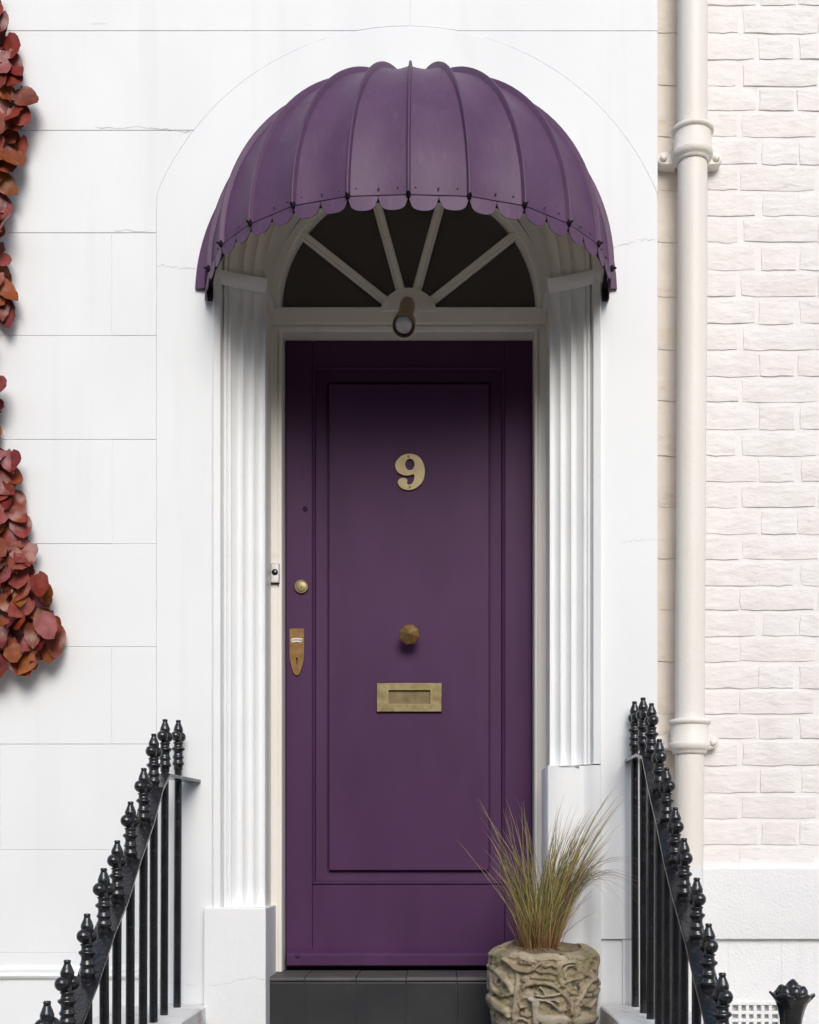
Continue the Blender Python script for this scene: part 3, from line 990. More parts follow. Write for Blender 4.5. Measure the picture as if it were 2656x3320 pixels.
# rim hoop, its two wall ends, clamps
hp = []
for s in range(-60, 61):
    x, y = rim(s / 10); hp.append((CX + x * 1.001, y * 1.001 - .001, CZ - .001))
mb = MB(); mb.tube(hp, .0022, 6); part('rim_hoop', mb, CANVAS_DARK, canopy, smooth=True)
hp2 = [(CX + rim(s / 10)[0] * .985, rim(s / 10)[1] * .97, CZ - .004) for s in range(-60, 61)]
mb = MB()
mb.tube(hp2, .006, 6)
for s in (-1, 1):
    x = CX + (-.652 if s < 0 else .626)
    mb.tube([(x, -.018, CZ + .02), (x, -.022, CZ - .005), (x, -.020, CZ - .030), (x - s * .003, -.010, CZ - .037)], [.008, .010, .010, .005], 8)
    mb.box(x - .010, x + .010, -.012, .004, CZ - .036, CZ + .02)
part('frame', mb, CANVAS_DARK, canopy, smooth=True, auto=50)
for k in range(-5, 6):
    x, y = rim(k)
    d = Vector((x / .45, y / .34, 0)).normalized()
    mb = MB()
    c = Vector((CX + x, y, CZ)) + d * .006
    mb.sphere(c, .0085, 8, 6, (.85, .9, 1.3))
    mb.tube([c - d * .004, c + d * .014], [.005, .003], 6)
    part('clamp', mb, CANVAS_DARK, canopy, smooth=True)
for k in range(-12, 12):
    a0, a1 = k / 2, (k + 1) / 2
    n = 11; top = []; bot = []
    hgt = .034 * random.uniform(.94, 1.06)
    for s in range(n):
        t = s / (n - 1)
        x, y = rim(a0 + (a1 - a0) * (.015 + .97 * t))
        e = (1 - abs(2 * t - 1) ** 2.6) ** .5
        pw = Vector((CX + x, y, 0))
        dn = Vector((x / .45, y / .34, 0)).normalized()
        pw += dn * (.003 + .0008 * math.sin(PI * t))
        top.append((pw.x, pw.y, CZ - .003)); bot.append((pw.x + dn.x * .0015 * e, pw.y + dn.y * .0015 * e, CZ - .010 - hgt * e))
    mid = [((a[0] + b[0]) / 2 + 0, (a[1] + b[1]) / 2, (a[2] + b[2]) / 2) for a, b in zip(top, bot)]
    x, y = rim((a0 + a1) / 2); dn = Vector((x / .45, y / .34, 0)).normalized() * -.0028
    mb = MB(); mb.plate(bot + mid + top, n, 3, lambda i: dn)
    o = part('scallop', mb, CANVAS, canopy, smooth=True)
mb = MB()
for k in range(-6, 6):
    for t in (.12, .5, .82):
        x, y = rim(k + t); d = Vector((x / .45, y / .34, 0)).normalized()
        p = dome(k + t, R(2.2), -.005); mb.sphere(p + d * .0, .0032, 6, 5)
part('rivets', mb, CANVAS, canopy, smooth=True, kind='stuff')

# ------------------------------------------------------------------ brick house next door
brick_house = empty('brick_house', (1.4, .1, 0), 'neighbouring house with white painted brickwork and a rendered base', 'house')
BY = .10
mb = MB(); mb.box(PX(2245, BY), 3.4, BY + .0046, .5, -.05, TOP)
part('wall', mb, MORTAR, brick_house)
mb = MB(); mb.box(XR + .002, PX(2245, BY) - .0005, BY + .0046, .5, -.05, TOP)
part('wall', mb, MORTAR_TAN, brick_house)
# bricks
def brick_mesh(w, h, seed):
    rnd = random.Random(seed)
    nu, nv = 6, 3
    pts = []
    for j in range(nv):
        for i in range(nu):
            u = -w / 2 + w * i / (nu - 1); v = -h / 2 + h * j / (nv - 1)
            edge = (i in (0, nu - 1)) or (j in (0, nv - 1))
            ju = rnd.uniform(-.003, .003) if edge else rnd.uniform(-.008, .008)
            jv = rnd.uniform(-.0028, .0022) if edge else rnd.uniform(-.008, .008)
            corner = (i in (0, nu - 1)) and (j in (0, nv - 1))
            yv = (rnd.uniform(.0005, .0026) if edge else rnd.uniform(-.0022, .0008))
            if corner: jv = -rnd.uniform(0, .003) * (1 if v > 0 else -1); yv += .001
            pts.append((u + ju, yv, v + jv))
    mb = MB(); mb.grid(pts, nu, nv)
    per = [i for i in range(nu)] + [nu * j + nu - 1 for j in range(1, nv)] + [nu * (nv - 1) + i for i in range(nu - 2, -1, -1)] + [nu * j for j in range(nv - 2, 0, -1)]
    m = len(per); base = len(mb.v)
    outer = [(mb.v[p][0] * 1.02, .007, mb.v[p][2] * 1.04) for p in per]
    mb.v += [(x, .018, z) for x, y, z in outer]
    for a in range(m):
        b = (a + 1) % m
        mb.f.append((per[a], base + a, base + b, per[b]))
    return mb.mesh('brick', True, auto=60)
SB = (D + BY) / D
ST = [brick_mesh(.243 * SB, .0725 * SB, 100 + s) for s in range(9)]
HD = [brick_mesh(.113 * SB, .0725 * SB, 200 + s) for s in range(9)]
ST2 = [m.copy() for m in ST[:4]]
for me in ST + HD: me.materials.append(BRICKP)
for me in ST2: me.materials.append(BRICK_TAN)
course_y = [20 - 85.3 * 2, 20 - 85.3, 20, 110, 196, 281, 361, 447, 536, 620, 703, 790, 880, 965, 1055, 1138, 1224, 1306, 1397, 1482, 1566, 1649, 1737, 1817, 1902, 1982, 2066, 2149, 2235, 2319, 2400, 2486, 2574, 2657, 2743, 2818]
nb = 0
for ci in range(len(course_y) - 1):
    yt, yb_ = course_y[ci], course_y[ci + 1]
    zc_ = (PZ(yt, BY) + PZ(yb_, BY)) / 2 - .001
    hs = (yb_ - yt) / 85.3
    off = 0 if ci % 2 == 0 else 190
    x = 2020 - 380 + off
    k = 0
    while x < 3080:
        for w, kind in ((243, 's'), (113, 'h')):
            x0, x1 = x, x + w
            x += w + 13
            jit = random.uniform(-8, 8)
            if x1 < 2150 or x0 > 3060: continue
            if nb >= 296: continue
            me = random.choice(ST if kind == 's' else HD)
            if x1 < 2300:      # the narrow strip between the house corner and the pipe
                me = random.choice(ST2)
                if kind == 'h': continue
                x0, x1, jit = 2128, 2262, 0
            o = link('brick', me, None, brick_house, (PX((x0 + x1) / 2 + jit, BY), BY + random.uniform(-.0012, .0008), zc_ + random.uniform(-.0015, .0015)))
            o.rotation_euler = (0, random.uniform(-.008, .008), 0)
            o.scale = (random.choice((-1, 1)) * random.uniform(.98, 1.0) * ((x1 - x0) / w if x1 == 2262 else 1), 1, hs * random.uniform(.97, 1.01))
            nb += 1
# rendered base with a drip
mb = MB()
n = 50; pts = []
x0, x1 = XR + .0015, 3.4
zt = PZ(2812, .07); zd = PZ(3044, .062)
prof_b = [(BY + .01, zt + .004), (.076, zt + .002), (.066, zt - .006), (.063, zd + .004), (.064, zd), (.088, zd + .001)]
for i in range(n):
    x = x0 + (x1 - x0) * i / (n - 1)
    for k, (y, z) in enumerate(prof_b):
        pts.append((x, y, z + (.004 * noise.noise((x * 22, 1, k * 9)) if k < 3 else 0)))
mb.grid(pts, len(prof_b), n)
part('render_band', mb, RENDER, brick_house, smooth=True, auto=40)
VX0, VX1, VZ1, VZ0 = PX(2362, .085), PX(2534, .085), PZ(3246, .085), PZ(3420, .085)
mb = MB()
zd2 = zd + .002
mb.box(x0, VX0, .083, .12, -.05, zd2); mb.box(VX1, x1, .083, .12, -.05, zd2)
mb.box(VX0 + .0005, VX1 - .0005, .0832, .12, VZ1, zd2 - .0005); mb.box(VX0 + .0005, VX1 - .0005, .0832, .12, -.05, VZ0)
part('render_base', mb, RENDER, brick_house)
# air brick: grid of square holes
mb = MB()
fw = .012
mb.box(VX0, VX1, .0775, .0945, VZ0, VZ0 + fw); mb.box(VX0, VX1, .0775, .0945, VZ1 - fw, VZ1)
mb.box(VX0, VX0 + fw, .078, .094, VZ0 + fw, VZ1 - fw); mb.box(VX1 - fw, VX1, .078, .094, VZ0 + fw, VZ1 - fw)
pitch = .0253
cols_ = 6
xx = VX0 + fw; 
gx = (VX1 - VX0 - 2 * fw) / 6
gz = (VZ1 - VZ0 - 2 * fw) / 6
for i in range(1, 6):
    c = VX0 + fw + gx * i
    mb.box(c - gx * .215, c + gx * .215, .081, .105, VZ0 + fw, VZ1 - fw)
for j in range(1, 6):
    c = VZ0 + fw + gz * j
    mb.box(VX0 + fw, VX1 - fw, .0815, .104, c - gz * .215, c + gz * .215)
vent = part('air_brick', mb, RENDER, brick_house, bevel=.0015)
mb = MB(); mb.box(VX0, VX1, .106, .12, VZ0, VZ1); part('vent_void', mb, STALK, vent)

# ------------------------------------------------------------------ downpipe
PY = .015
pipe = empty('downpipe', (PX(2238, PY), PY, 0), 'cream painted cast iron downpipe with two collars against the brick wall', 'drainpipe')
def pipe_x(z):                                  # the pipe leans a little
    return PX(2231.5, PY) + .014 * min(1, max(0, (z - (ZC - .3)) / 2.2))
def pipe_seg(z0, z1, r, mat):
    mb = MB(); n = 28; m = 14; vs = []
    for j in range(m):
        z = z0 + (z1 - z0) * j / (m - 1)
        for i in range(n):
            a = 2 * PI * i / n
            vs.append((pipe_x(z) + r * math.cos(a), PY + r * math.sin(a), z))
    mb.grid(vs, n, m, closed_u=True)
    return part('pipe', mb, mat, pipe, smooth=True)
ZU, ZL = ZC + 2.318, ZC + .397
zw = PZ(2806, PY - .04)
pipe_seg(ZU, TOP, .0482, PIPEP); pipe_seg(ZL, ZU + .02, .0476, PIPEP); pipe_seg(zw, ZL + .02, .0466, PIPEP)
lowp = pipe_seg(.02, zw + .0, .0467, RENDER); lowp['label'] = 'white painted lower pipe'
for zc_ in (ZU, ZL):
    mb = MB()
    cp_ = [(.049, -.062), (.053, -.060), (.055, -.054), (.056, -.050), (.062, -.047), (.065, -.040), (.0665, -.032), (.0655, -.026), (.061, -.023), (.0605, .032), (.064, .034), (.068, .038), (.069, .044), (.067, .049), (.060, .051), (.046, .0505)]
    mb.lathe(cp_, 36, (pipe_x(zc_), PY, zc_), cap=False)
    col_ = part('collar', mb, PIPEP, pipe, smooth=True, auto=60)
    for s in (-1, 1):
        mb = MB()
        xe = pipe_x(zc_) + s * .087
        ear = [(pipe_x(zc_) + s * .045, zc_ - .042), (xe - s * .01, zc_ - .040)] + [(xe + s * .021 * math.sin(R(t)), zc_ - .018 - .021 * math.cos(R(t))) for t in range(0, 181, 20)] + [(xe - s * .012, zc_ + .006), (pipe_x(zc_) + s * .045, zc_ + .020)]
        if s < 0: ear = ear[::-1]
        mb.prism(ear, .058, .100, .004, .004)
        part('ear', mb, PIPEP, col_, smooth=True, auto=40)
        mb = MB(); disc(mb, (xe, .058, zc_ - .018), [(.0125, .004), (.0125, -.004), (.008, -.010), (.003, -.011)], 10)
        part('bolt', mb, PIPEP, col_, smooth=True, auto=50)

# ------------------------------------------------------------------ doorstep, steps and side copings
SX0, SX1 = -.735, .532
LAND = ZC - .60
step = empty('doorstep', (AX, .05, LAND), 'dark slate tiled doorstep below the purple door', 'step')
RY = .056
mb = MB(); mb.box(-.60, .42, RY + .012, .40, LAND - .02, Z_TREAD - .008); part('core', mb, GROUT, step)
tx = [875, 988, 1155, 1317, 1482, 1646, 1812]
tx = [PX(t, RY) for t in tx]
tx[0] = PX(862, -.035) + .001; tx[-1] = AX + RC - .013
for i in range(len(tx) - 1):
    a, b = tx[i] + .0012, tx[i + 1] - .0012
    if i == 0: a = tx[0]
    mb = MB(); mb.box(a, b, RY + .004 + random.uniform(0, .0008), RY + .02, LAND + .002, Z_TREAD - .0185); part('tile', mb, TILE, step, bevel=.002)
    # tread tile with a rounded nosing
    mb = MB()
    pr = [(.37, Z_TREAD - .016), (RY + .004, Z_TREAD - .0165), (RY, Z_TREAD - .013), (RY - .001, Z_TREAD - .008), (RY + .003, Z_TREAD - .002), (RY + .010, Z_TREAD), (.37, Z_TREAD)]
    k = len(pr)
    dzr = random.uniform(-.0006, .0006)
    mb.add([(a, y, z + dzr) for y, z in pr] + [(b, y, z + dzr) for y, z in pr], [(q, q + k, (q + 1) % k + k, (q + 1) % k) for q in range(k)] + [tuple(range(k)), tuple(reversed(range(k, 2 * k)))])
    part('tile', mb, TREAD, step, bevel=.001)
mb = MB()
nst = 6; rise = LAND / nst
for i in range(nst):
    y1 = RY + .05 if i == 0 else -.62 - .28 * (i - 1)
    y0 = -.62 - .28 * i
    mb.box(SX0 + .001, SX1 - .001, y0, y1, -.02, LAND - rise * i)
structure('steps', mb, TILE, bevel=.006)
def coping(x0, x1, inner, label):
    zt = ZC - .478
    wall = empty('stair_wall', ((x0 + x1) / 2, -.6, 0), label, 'wall')
    yb, slope = -.47, .70
    ye = -2.35
    zs = lambda y: zt if y > yb else zt + (y - yb) * slope
    sec = [(.0 if inner < 0 else .0, zt), (yb, zt), (ye, zs(ye))]
    mb = MB()
    for th, name, a, b, mat in ((.0, 'coping', x0, x1, COPING),):
        n = 24; pts = []
        for i in range(n + 1):
            y = -.0365 + (ye + .0365) * i / n if False else (-.008 + (ye + .008) * i / n)
            z = zs(y)
            w = .003 * noise.noise((y * 8, x0, 1))
            pts += [(a, y, z - .05), (a + .002, y, z - .004 + w), (a + .007, y, z + w * .3), (b - .007, y, z - w * .3), (b - .002, y, z - .004 - w), (b, y, z - .05)]
        mb.grid(pts, 6, n + 1, flip=True)
        mb.add(pts[-6:], [tuple(range(6))])
        part(name, mb, mat, wall, smooth=True, auto=30)
    mb = MB()
    poly = [(-.009, -.02), (-.009, zs(-.009) - .049), (yb, zs(yb) - .049), (ye + .002, zs(ye) - .049), (ye + .002, -.02)]
    k = len(poly)
    a, b = x0 + .006, x1 - .006
    mb.add([(a, y, z) for y, z in poly] + [(b, y, z) for y, z in poly], [(q, (q + 1) % k, (q + 1) % k + k, q + k) for q in range(k)] + [tuple(reversed(range(k))), tuple(range(k, 2 * k))])
    part('wall_body', mb, STUCCO, wall)
    return wall
coping(-1.02, SX0, 1, 'white rendered stair wall carrying the left railing')
coping(SX1, .80, -1, 'white rendered stair wall carrying the right railing')

# ------------------------------------------------------------------ railings
FIN = [(0, 13), (.085, 13), (.095, 16.5), (.125, 18), (.145, 17), (.175, 14.5), (.215, 13), (.235, 16), (.255, 17), (.275, 15.5), (.295, 13.5), (.34, 13), (.375, 14), (.40, 18.5), (.425, 20), (.445, 18), (.465, 13), (.52, 12.5), (.535, 15), (.552, 15), (.565, 11), (.62, 10), (.70, 10.5), (.735, 12), (.78, 14), (.82, 14.2), (.87, 11.5), (.925, 7.8), (.955, 6.6), (.965, 7.6), (.988, 7.6), (1.0, 5.5)]
FH = .160
def finial_mesh(ang, hh=FH, seed=0):
    mb = MB(); rn = random.Random(seed)
    mb.lathe([(r / 1000 * 1.07 * rn.uniform(.97, 1.04), t * hh) for t, r in FIN], 14)
    for s in (-1, 1):
        c = (s * .0165 * math.cos(ang), s * .0165 * math.sin(ang), .67 * hh)
        mb.sphere(c, .0168, 12, 8, (1, 1, 1.02))
    return mb.mesh('finial', True, auto=70)
def bar_mesh(length):
    mb = MB(); mb.lathe([(.0125, -length), (.0122, -length * .5), (.0122, 0)], 10)
    return mb.mesh('bar', True, auto=60)
def ribbon(mb, pts, width, th):
    """flat bar following pts, lying broad side up"""
    vs = []
    m = len(pts)
    for k, p in enumerate(pts):
        p = Vector(p)
        t = (Vector(pts[min(k + 1, m - 1)]) - Vector(pts[max(k - 1, 0)])).normalized()
        s = t.cross(Vector((0, 0, 1))).normalized(); u = s.cross(t).normalized()
        vs += [p - s * width / 2 - u * th, p - s * width / 2, p + s * width / 2, p + s * width / 2 - u * th]
    fs = []
    for j in range(m - 1):
        for i in range(4):
            k = (i + 1) % 4
            fs.append((j * 4 + i, j * 4 + k, (j + 1) * 4 + k, (j + 1) * 4 + i))
    fs += [(0, 1, 2, 3)[::-1], tuple(range((m - 1) * 4, m * 4))]
    mb.add(vs, fs)
def railing(X, ys_, tips, zstrip, ybend, xend, ang, label):
    root = empty('railing', (X, ys_[0], ZC - .478), label, 'railing', 'black spear railings either side of the steps')
    # rail
    pts = []
    zb = ZC + zstrip
    zs = []
    for i, (y, t) in enumerate(zip(ys_, tips)):
        zs.append(ZC + t - FH)
    pts = [(xend, -.002, zb), (X, ybend, zb)]
    for y, z in zip(ys_[2:], zs[2:]): pts.append((X, y, z + .004))
    mb = MB(); ribbon(mb, pts[:2], .050, .010); part('wall_bracket', mb, BLACK, root, bevel=.002)
    mb = MB(); ribbon(mb, [(X, ybend - .0005, zb)] + pts[2:], .056, .011); part('rail', mb, BLACK, root, bevel=.002)
    fms = [finial_mesh(ang, FH, s) for s in range(3)]
    for m_ in fms: m_.materials.append(BLACK)
    for i, (y, t) in enumerate(zip(ys_, tips)):
        zb_ = ZC + t - FH
        yb, slope = -.47, .70
        floor = ZC - .478 if y > yb else ZC - .478 + (y - yb) * slope
        top = zb_ + .004
        me = bar_mesh(top - floor + .004); me.materials.append(BLACK)
        b = link('bar', me, None, root, (X, y, top))
        b.rotation_euler = (random.uniform(-.006, .006), random.uniform(-.004, .004), 0)
        f = link('finial', fms[i % 3], None, b, (X, y, zb_))
        f.rotation_euler = (0, 0, random.uniform(-.12, .12))
    return root
YL = [-.06, -.254, -.402, -.528, -.678, -.818, -.944, -1.091, -1.25, -1.392]
TL = [.439, .420, .361, .252, .151, .0445, -.026, -.132, -.228, -.303]
YR = [-.049, -.212, -.354, -.4835, -.596, -.719, -.832, -.985, -1.117, -1.256]
TR = [.500, .491, .456, .3376, .2485, .1337, .05, -.049, -.154, -.256]
for q in range(4):
    YL.append(YL[-1] - .148); TL.append(TL[-1] - .098)
    YR.append(YR[-1] - .134); TR.append(TR[-1] - .1)
railing(-.8195, YL, TL, .252, -.30, -.782, R(90) - R(20) + PI, 'black spear-topped iron railing on the left of the steps, by the creeper side')
railing(.640, YR, TR, .318, -.235, .640, R(90) + R(12), 'black spear-topped iron railing on the right of the steps, beside the planter')

# newel post by the right railing
PYN = -1.30
nc = W(2484, 3172, PYN)
post = empty('newel_post', (nc.x, PYN, 0), 'black iron post with a lotus bud top beside the air vent', 'post')
zt = nc.z - .012
mb = MB()
n = 48; prof_p = [(.0275, -zt + .002), (.0275, -1.0), (.0235, -.16), (.0225, -.10), (.0245, -.075), (.029, -.055), (.0345, -.040), (.041, -.030), (.050, -.020), (.0475, -.016), (.034, -.024)]
vs = []
for r, z in prof_p:
    f = max(0, (z + .09) / .07); f = min(1, f) if r > .024 else 0
    for i in range(n):
        a = 2 * PI * i / n
        pet = abs(math.cos(a * 3.0 + .35)) ** .7
        rr = r * (1 - .16 * f * (1 - pet)); zz = z - .012 * f * (1 - pet) * (1 if z > -.035 else .3)
        vs.append((nc.x + rr * math.cos(a), PYN + rr * math.sin(a), zt + zz))
mb.grid(vs, n, len(prof_p), closed_u=True)
part('shaft', mb, BLACK, post, smooth=True)
mb = MB()
for i in range(6):
    a = 2 * PI * (i + .5) / 6 + .1
    c_ = Vector((nc.x + .020 * math.cos(a), PYN + .020 * math.sin(a), zt - .022)); o_ = Vector((math.cos(a), math.sin(a), 0))
    mb.tube([c_ - o_ * .010 + Vector((0, 0, -.012)), c_ + Vector((0, 0, .004)), c_ + o_ * .003 + Vector((0, 0, .014)), c_ + o_ * .005 + Vector((0, 0, .020))], [.017, .0165, .011, .003], 8)
mb.tube([(nc.x, PYN, zt - .03), (nc.x, PYN, zt - .006), (nc.x + .001, PYN, zt + .004), (nc.x + .001, PYN, zt + .012)], [.018, .017, .011, .003], 10)
part('bud', mb, BLACK, post, smooth=True)
post.rotation_euler = (0, R(2.5), 0)

# ------------------------------------------------------------------ carved planter
PC = Vector((PX(1763, -.2), -.2, LAND))
planter = empty('stone_planter', PC, 'carved stone planter with a deer relief on the step right of the door', 'planter')
PR = .172
kc = .000254                         # metres per pixel of the close-up used for the relief
def cpt(p): return ((p[0] - 840) * kc, ZC - (.18 + (p[1]) * 0) + 0)
ztop_px = 440                         # close-up row of the front lip
Z_LIP = PZ(2960 + 455 * .2667, -.36)
def rel(p): return ((p[0] - 840) * kc, -(p[1] - 455) * kc)      # (s, z below lip)
def segd(p, a, b):
    ax, ay = a; bx, by = b
    dx_, dy_ = bx - ax, by - ay
    l = dx_ * dx_ + dy_ * dy_
    t = 0 if l == 0 else max(0, min(1, ((p[0] - ax) * dx_ + (p[1] - ay) * dy_) / l))
    return math.hypot(p[0] - ax - t * dx_, p[1] - ay - t * dy_)
tubes = []   # (points, radius px, height)
raw = []
def segd0(p, pts): return min(segd(p, pts[i], pts[i + 1]) for i in range(len(pts) - 1))
def T(pts, w, h): raw.append(pts); tubes.append(([rel(p) for p in pts], w * kc, h))
T([(430, 1260), (440, 1190), (470, 1050), (505, 930), (560, 870), (640, 838), (780, 828), (870, 850), (940, 905), (1040, 990), (1105, 1080), (1125, 1200)], 26, .013)
T([(470, 700), (480, 800), (465, 930), (445, 1100)], 26, .010)
T([(330, 560), (400, 620), (450, 670), (520, 695), (600, 705), (670, 670), (730, 590)], 30, .016)
T([(1000, 860), (960, 780), (955, 690), (990, 610), (1060, 575), (1140, 580)], 26, .014)
T([(1040, 770), (1020, 690), (1060, 630), (1130, 625), (1170, 670)], 20, .010)
T([(930, 890), (1010, 830), (1110, 800), (1240, 780)], 24, .009)
T([(1170, 1230), (1175, 1110), (1235, 1010), (1290, 900), (1370, 830), (1450, 820), (1500, 900)], 24, .013)
T([(1280, 980), (1350, 1010), (1460, 985), (1520, 960)], 22, .010)
T([(1260, 1060), (1290, 1120), (1370, 1140), (1440, 1060)], 20, .010)
T([(170, 760), (180, 880), (220, 960), (300, 1010), (400, 980)], 24, .011)
T([(200, 690), (290, 760), (390, 880), (420, 960)], 34, .012)
T([(600, 1010), (540, 1000), (505, 1060), (520, 1130), (570, 1110)], 17, .009)
T([(420, 1310), (470, 1265), (540, 1255), (600, 1290), (620, 1350)], 22, .011)
T([(1170, 900), (1200, 970), (1110, 960), (1080, 920)], 22, .008)
T([(650, 650), (720, 700), (850, 700), (930, 730)], 26, .009)
T([(640, 760), (760, 770), (900, 790)], 26, .008)
T([(800, 640), (870, 610), (920, 640)], 28, .010)
T([(1330, 640), (1300, 740), (1390, 800)], 30, .008)
T([(1460, 500), (1500, 620), (1450, 700)], 30, .010)
# deer
DEER0 = len(tubes)
T([(690, 1290), (690, 1200), (695, 1100), (690, 1050)], 48, .020)
T([(690, 1035), (630, 1020)], 30, .019)
T([(790, 1260), (880, 1262), (960, 1262), (1020, 1275)], 70, .021)
T([(720, 1240), (780, 1250)], 55, .020)
T([(710, 1020), (800, 1030), (870, 1060), (950, 1140)], 17, .016)
T([(800, 1030), (900, 1025), (960, 1060)], 13, .013)
T([(690, 970), (770, 985), (860, 975), (960, 960)], 17, .014)
T([(800, 975), (775, 920), (740, 880)], 15, .014)
T([(720, 950), (690, 935)], 14, .012)
T([(1040, 1270), (1085, 1270)], 24, .016)
DEER1 = len(tubes)
T([(540, 1200), (610, 1215)], 34, .013)
T([(960, 1150), (1050, 1130)], 38, .011)
# neighbours
T([(190, 1080), (260, 1130), (340, 1180)], 60, .017)
T([(330, 1170), (370, 1240)], 34, .014)
T([(1180, 1290), (1300, 1290), (1430, 1280)], 62, .018)
T([(1200, 1200), (1210, 1120)], 30, .014)
T([(560, 790), (570, 800)], 46, .010)
T([(1360, 930), (1410, 910)], 40, .010)
rt_ = random.Random(21)
for _ in range(60):                     # small leaves and berries filling the ground of the carving
    cx_, cy_ = rt_.uniform(-1300, 3000), rt_.uniform(520, 1500)
    if min(segd0((cx_, cy_), t_) for t_ in raw) < 75: continue
    a_ = rt_.uniform(0, PI); l_ = rt_.uniform(25, 60); k_ = rt_.uniform(-.6, .6)
    T([(cx_ - l_ * math.cos(a_), cy_ - l_ * math.sin(a_)), (cx_ + l_ * k_ * math.sin(a_), cy_ - l_ * k_ * math.cos(a_)), (cx_ + l_ * math.cos(a_), cy_ + l_ * math.sin(a_))], rt_.uniform(16, 28), rt_.uniform(.006, .011))
hollows = [((560, 640), 130, 45, .016), ((860, 880), 90, 30, .010), ((640, 910), 70, 50, .010), ((900, 1120), 80, 45, .010), ((310, 930), 30, 35, .012), ((300, 640), 25, 30, .010), ((1380, 690), 50, 60, .012), ((500, 900), 40, 40, .008), ((250, 1000), 60, 30, .010), ((1080, 1180), 40, 60, .010), ((1300, 1190), 50, 40, .008), ((200, 710), 20, 40, .010)]
hollows = [(rel(c), a * kc, b * kc, d) for c, a, b, d in hollows]
boxes = []
for pts, w, h in tubes:
    boxes.append((min(p[0] for p in pts) - 3 * w, max(p[0] for p in pts) + 3 * w, min(p[1] for p in pts) - 3 * w, max(p[1] for p in pts) + 3 * w))
worn = [0]; wlist = []
def relief(s, z):
    s0, z0_ = s, z
    s = s + .0018 * noise.noise((s0 * 42, z0_ * 42, 1.5)); z = z + .0018 * noise.noise((s0 * 42, z0_ * 42, 7.5))
    wv = 1 + .35 * noise.noise((s0 * 30, z0_ * 30, 12.5))
    h = 0.0
    best = 0
    worn[0] = 0
    for ti, ((pts, w, hh), bb) in enumerate(zip(tubes, boxes)):
        if s < bb[0] or s > bb[1] or z < bb[2] or z > bb[3]: continue
        d = min(segd((s, z), pts[i], pts[i + 1]) for i in range(len(pts) - 1))
        q = d / (w * .92 * wv)
        if q < 1.25:
            v = hh * 1.15 * (.35 * math.sqrt(max(0, 1 - min(1, q) ** 2)) + .65 * math.sqrt(max(0, 1 - min(1, q) ** 6))) if q < 1 else 0
            best = max(best, v)
            if DEER0 <= ti < DEER1: worn[0] = max(worn[0], v)
    for (c, a, b, dd) in hollows:
        e = ((s - c[0]) / a) ** 2 + ((z - c[1]) / b) ** 2
        if e < 3: h -= dd * math.exp(-e * 1.3) if best < .004 else 0
    leaf = noise.fractal((s * 38, z * 38, 4.7), 1.0, 2.1, 3)
    rid = 1 - abs(noise.noise((s * 55, z * 55, 9.1))) * 2
    amp = 1 if best < .006 else .22
    fine = noise.noise((s * 130, z * 130, 3.3))
    vd = noise.voronoi((s * 52, z * 60, 5.0))[0]
    lumps = .0042 * (1 - min(1.3, (vd[0]) * 1.6)) * (1 if best < .006 else .15)
    h2 = lumps + .0032 * leaf * (1 if best < .006 else .35) + .0030 * rid * amp + .0022 * fine * (1 if best < .006 else .4)
    return h + best + h2 - .009
NU, NVv = 460, 160
HT = Z_LIP - LAND
vs = []
sidepts = []
for j in range(NVv):
    t = j / (NVv - 1)
    if t < .80:
        z = -HT + HT * (t / .80) * .93; rr = PR * (.86 + .14 * min(1, (t / .80) / .55) ** .7); ph = 1
        if z > -.07: rr -= .0
    else:
        a = (t - .80) / .20                       # rounded shoulder and lip rolling inwards
        z = -HT * .07 + math.sin(a * PI * .55) * HT * .07 * 1.05; rr = PR * (1 - .30 * (a ** 1.6)); ph = 1 - a * .75
    for i in range(NU):
        a = 2 * PI * i / NU
        ang = a - 1.5 * PI                       # 0 at the side facing -Y
        while ang > PI: ang -= 2 * PI
        while ang < -PI: ang += 2 * PI
        s = PR * math.sin(ang) if abs(ang) < PI / 2 else PR * (PI - abs(ang)) * (1 if ang > 0 else -1) * .7 + .02
        h = relief(s, z) * (ph if z < .02 else 1)
        wlist.append(min(1, worn[0] / .010) if abs(ang) < 1.4 else 0)
        if abs(ang) > 1.0: h = h * (1 - .45 * min(1, (abs(ang) - 1.0) / .5)) if abs(ang) < 1.7 else h * .55
        lump = .003 * noise.noise((math.cos(a) * 1.6, math.sin(a) * 1.6, z * 6))
        lipz = .010 * noise.noise((math.cos(a) * 2.3 + 4, math.sin(a) * 2.3, 1.2)) * max(0, 1 + z / .06) if z > -.06 else 0
        r_ = rr + h + lump
        if z > -.05: lipz += .012 * math.sin(a) * (1 + z / .05)
        vs.append((PC.x + r_ * math.cos(a), PC.y + r_ * math.sin(a), Z_LIP + z + lipz))
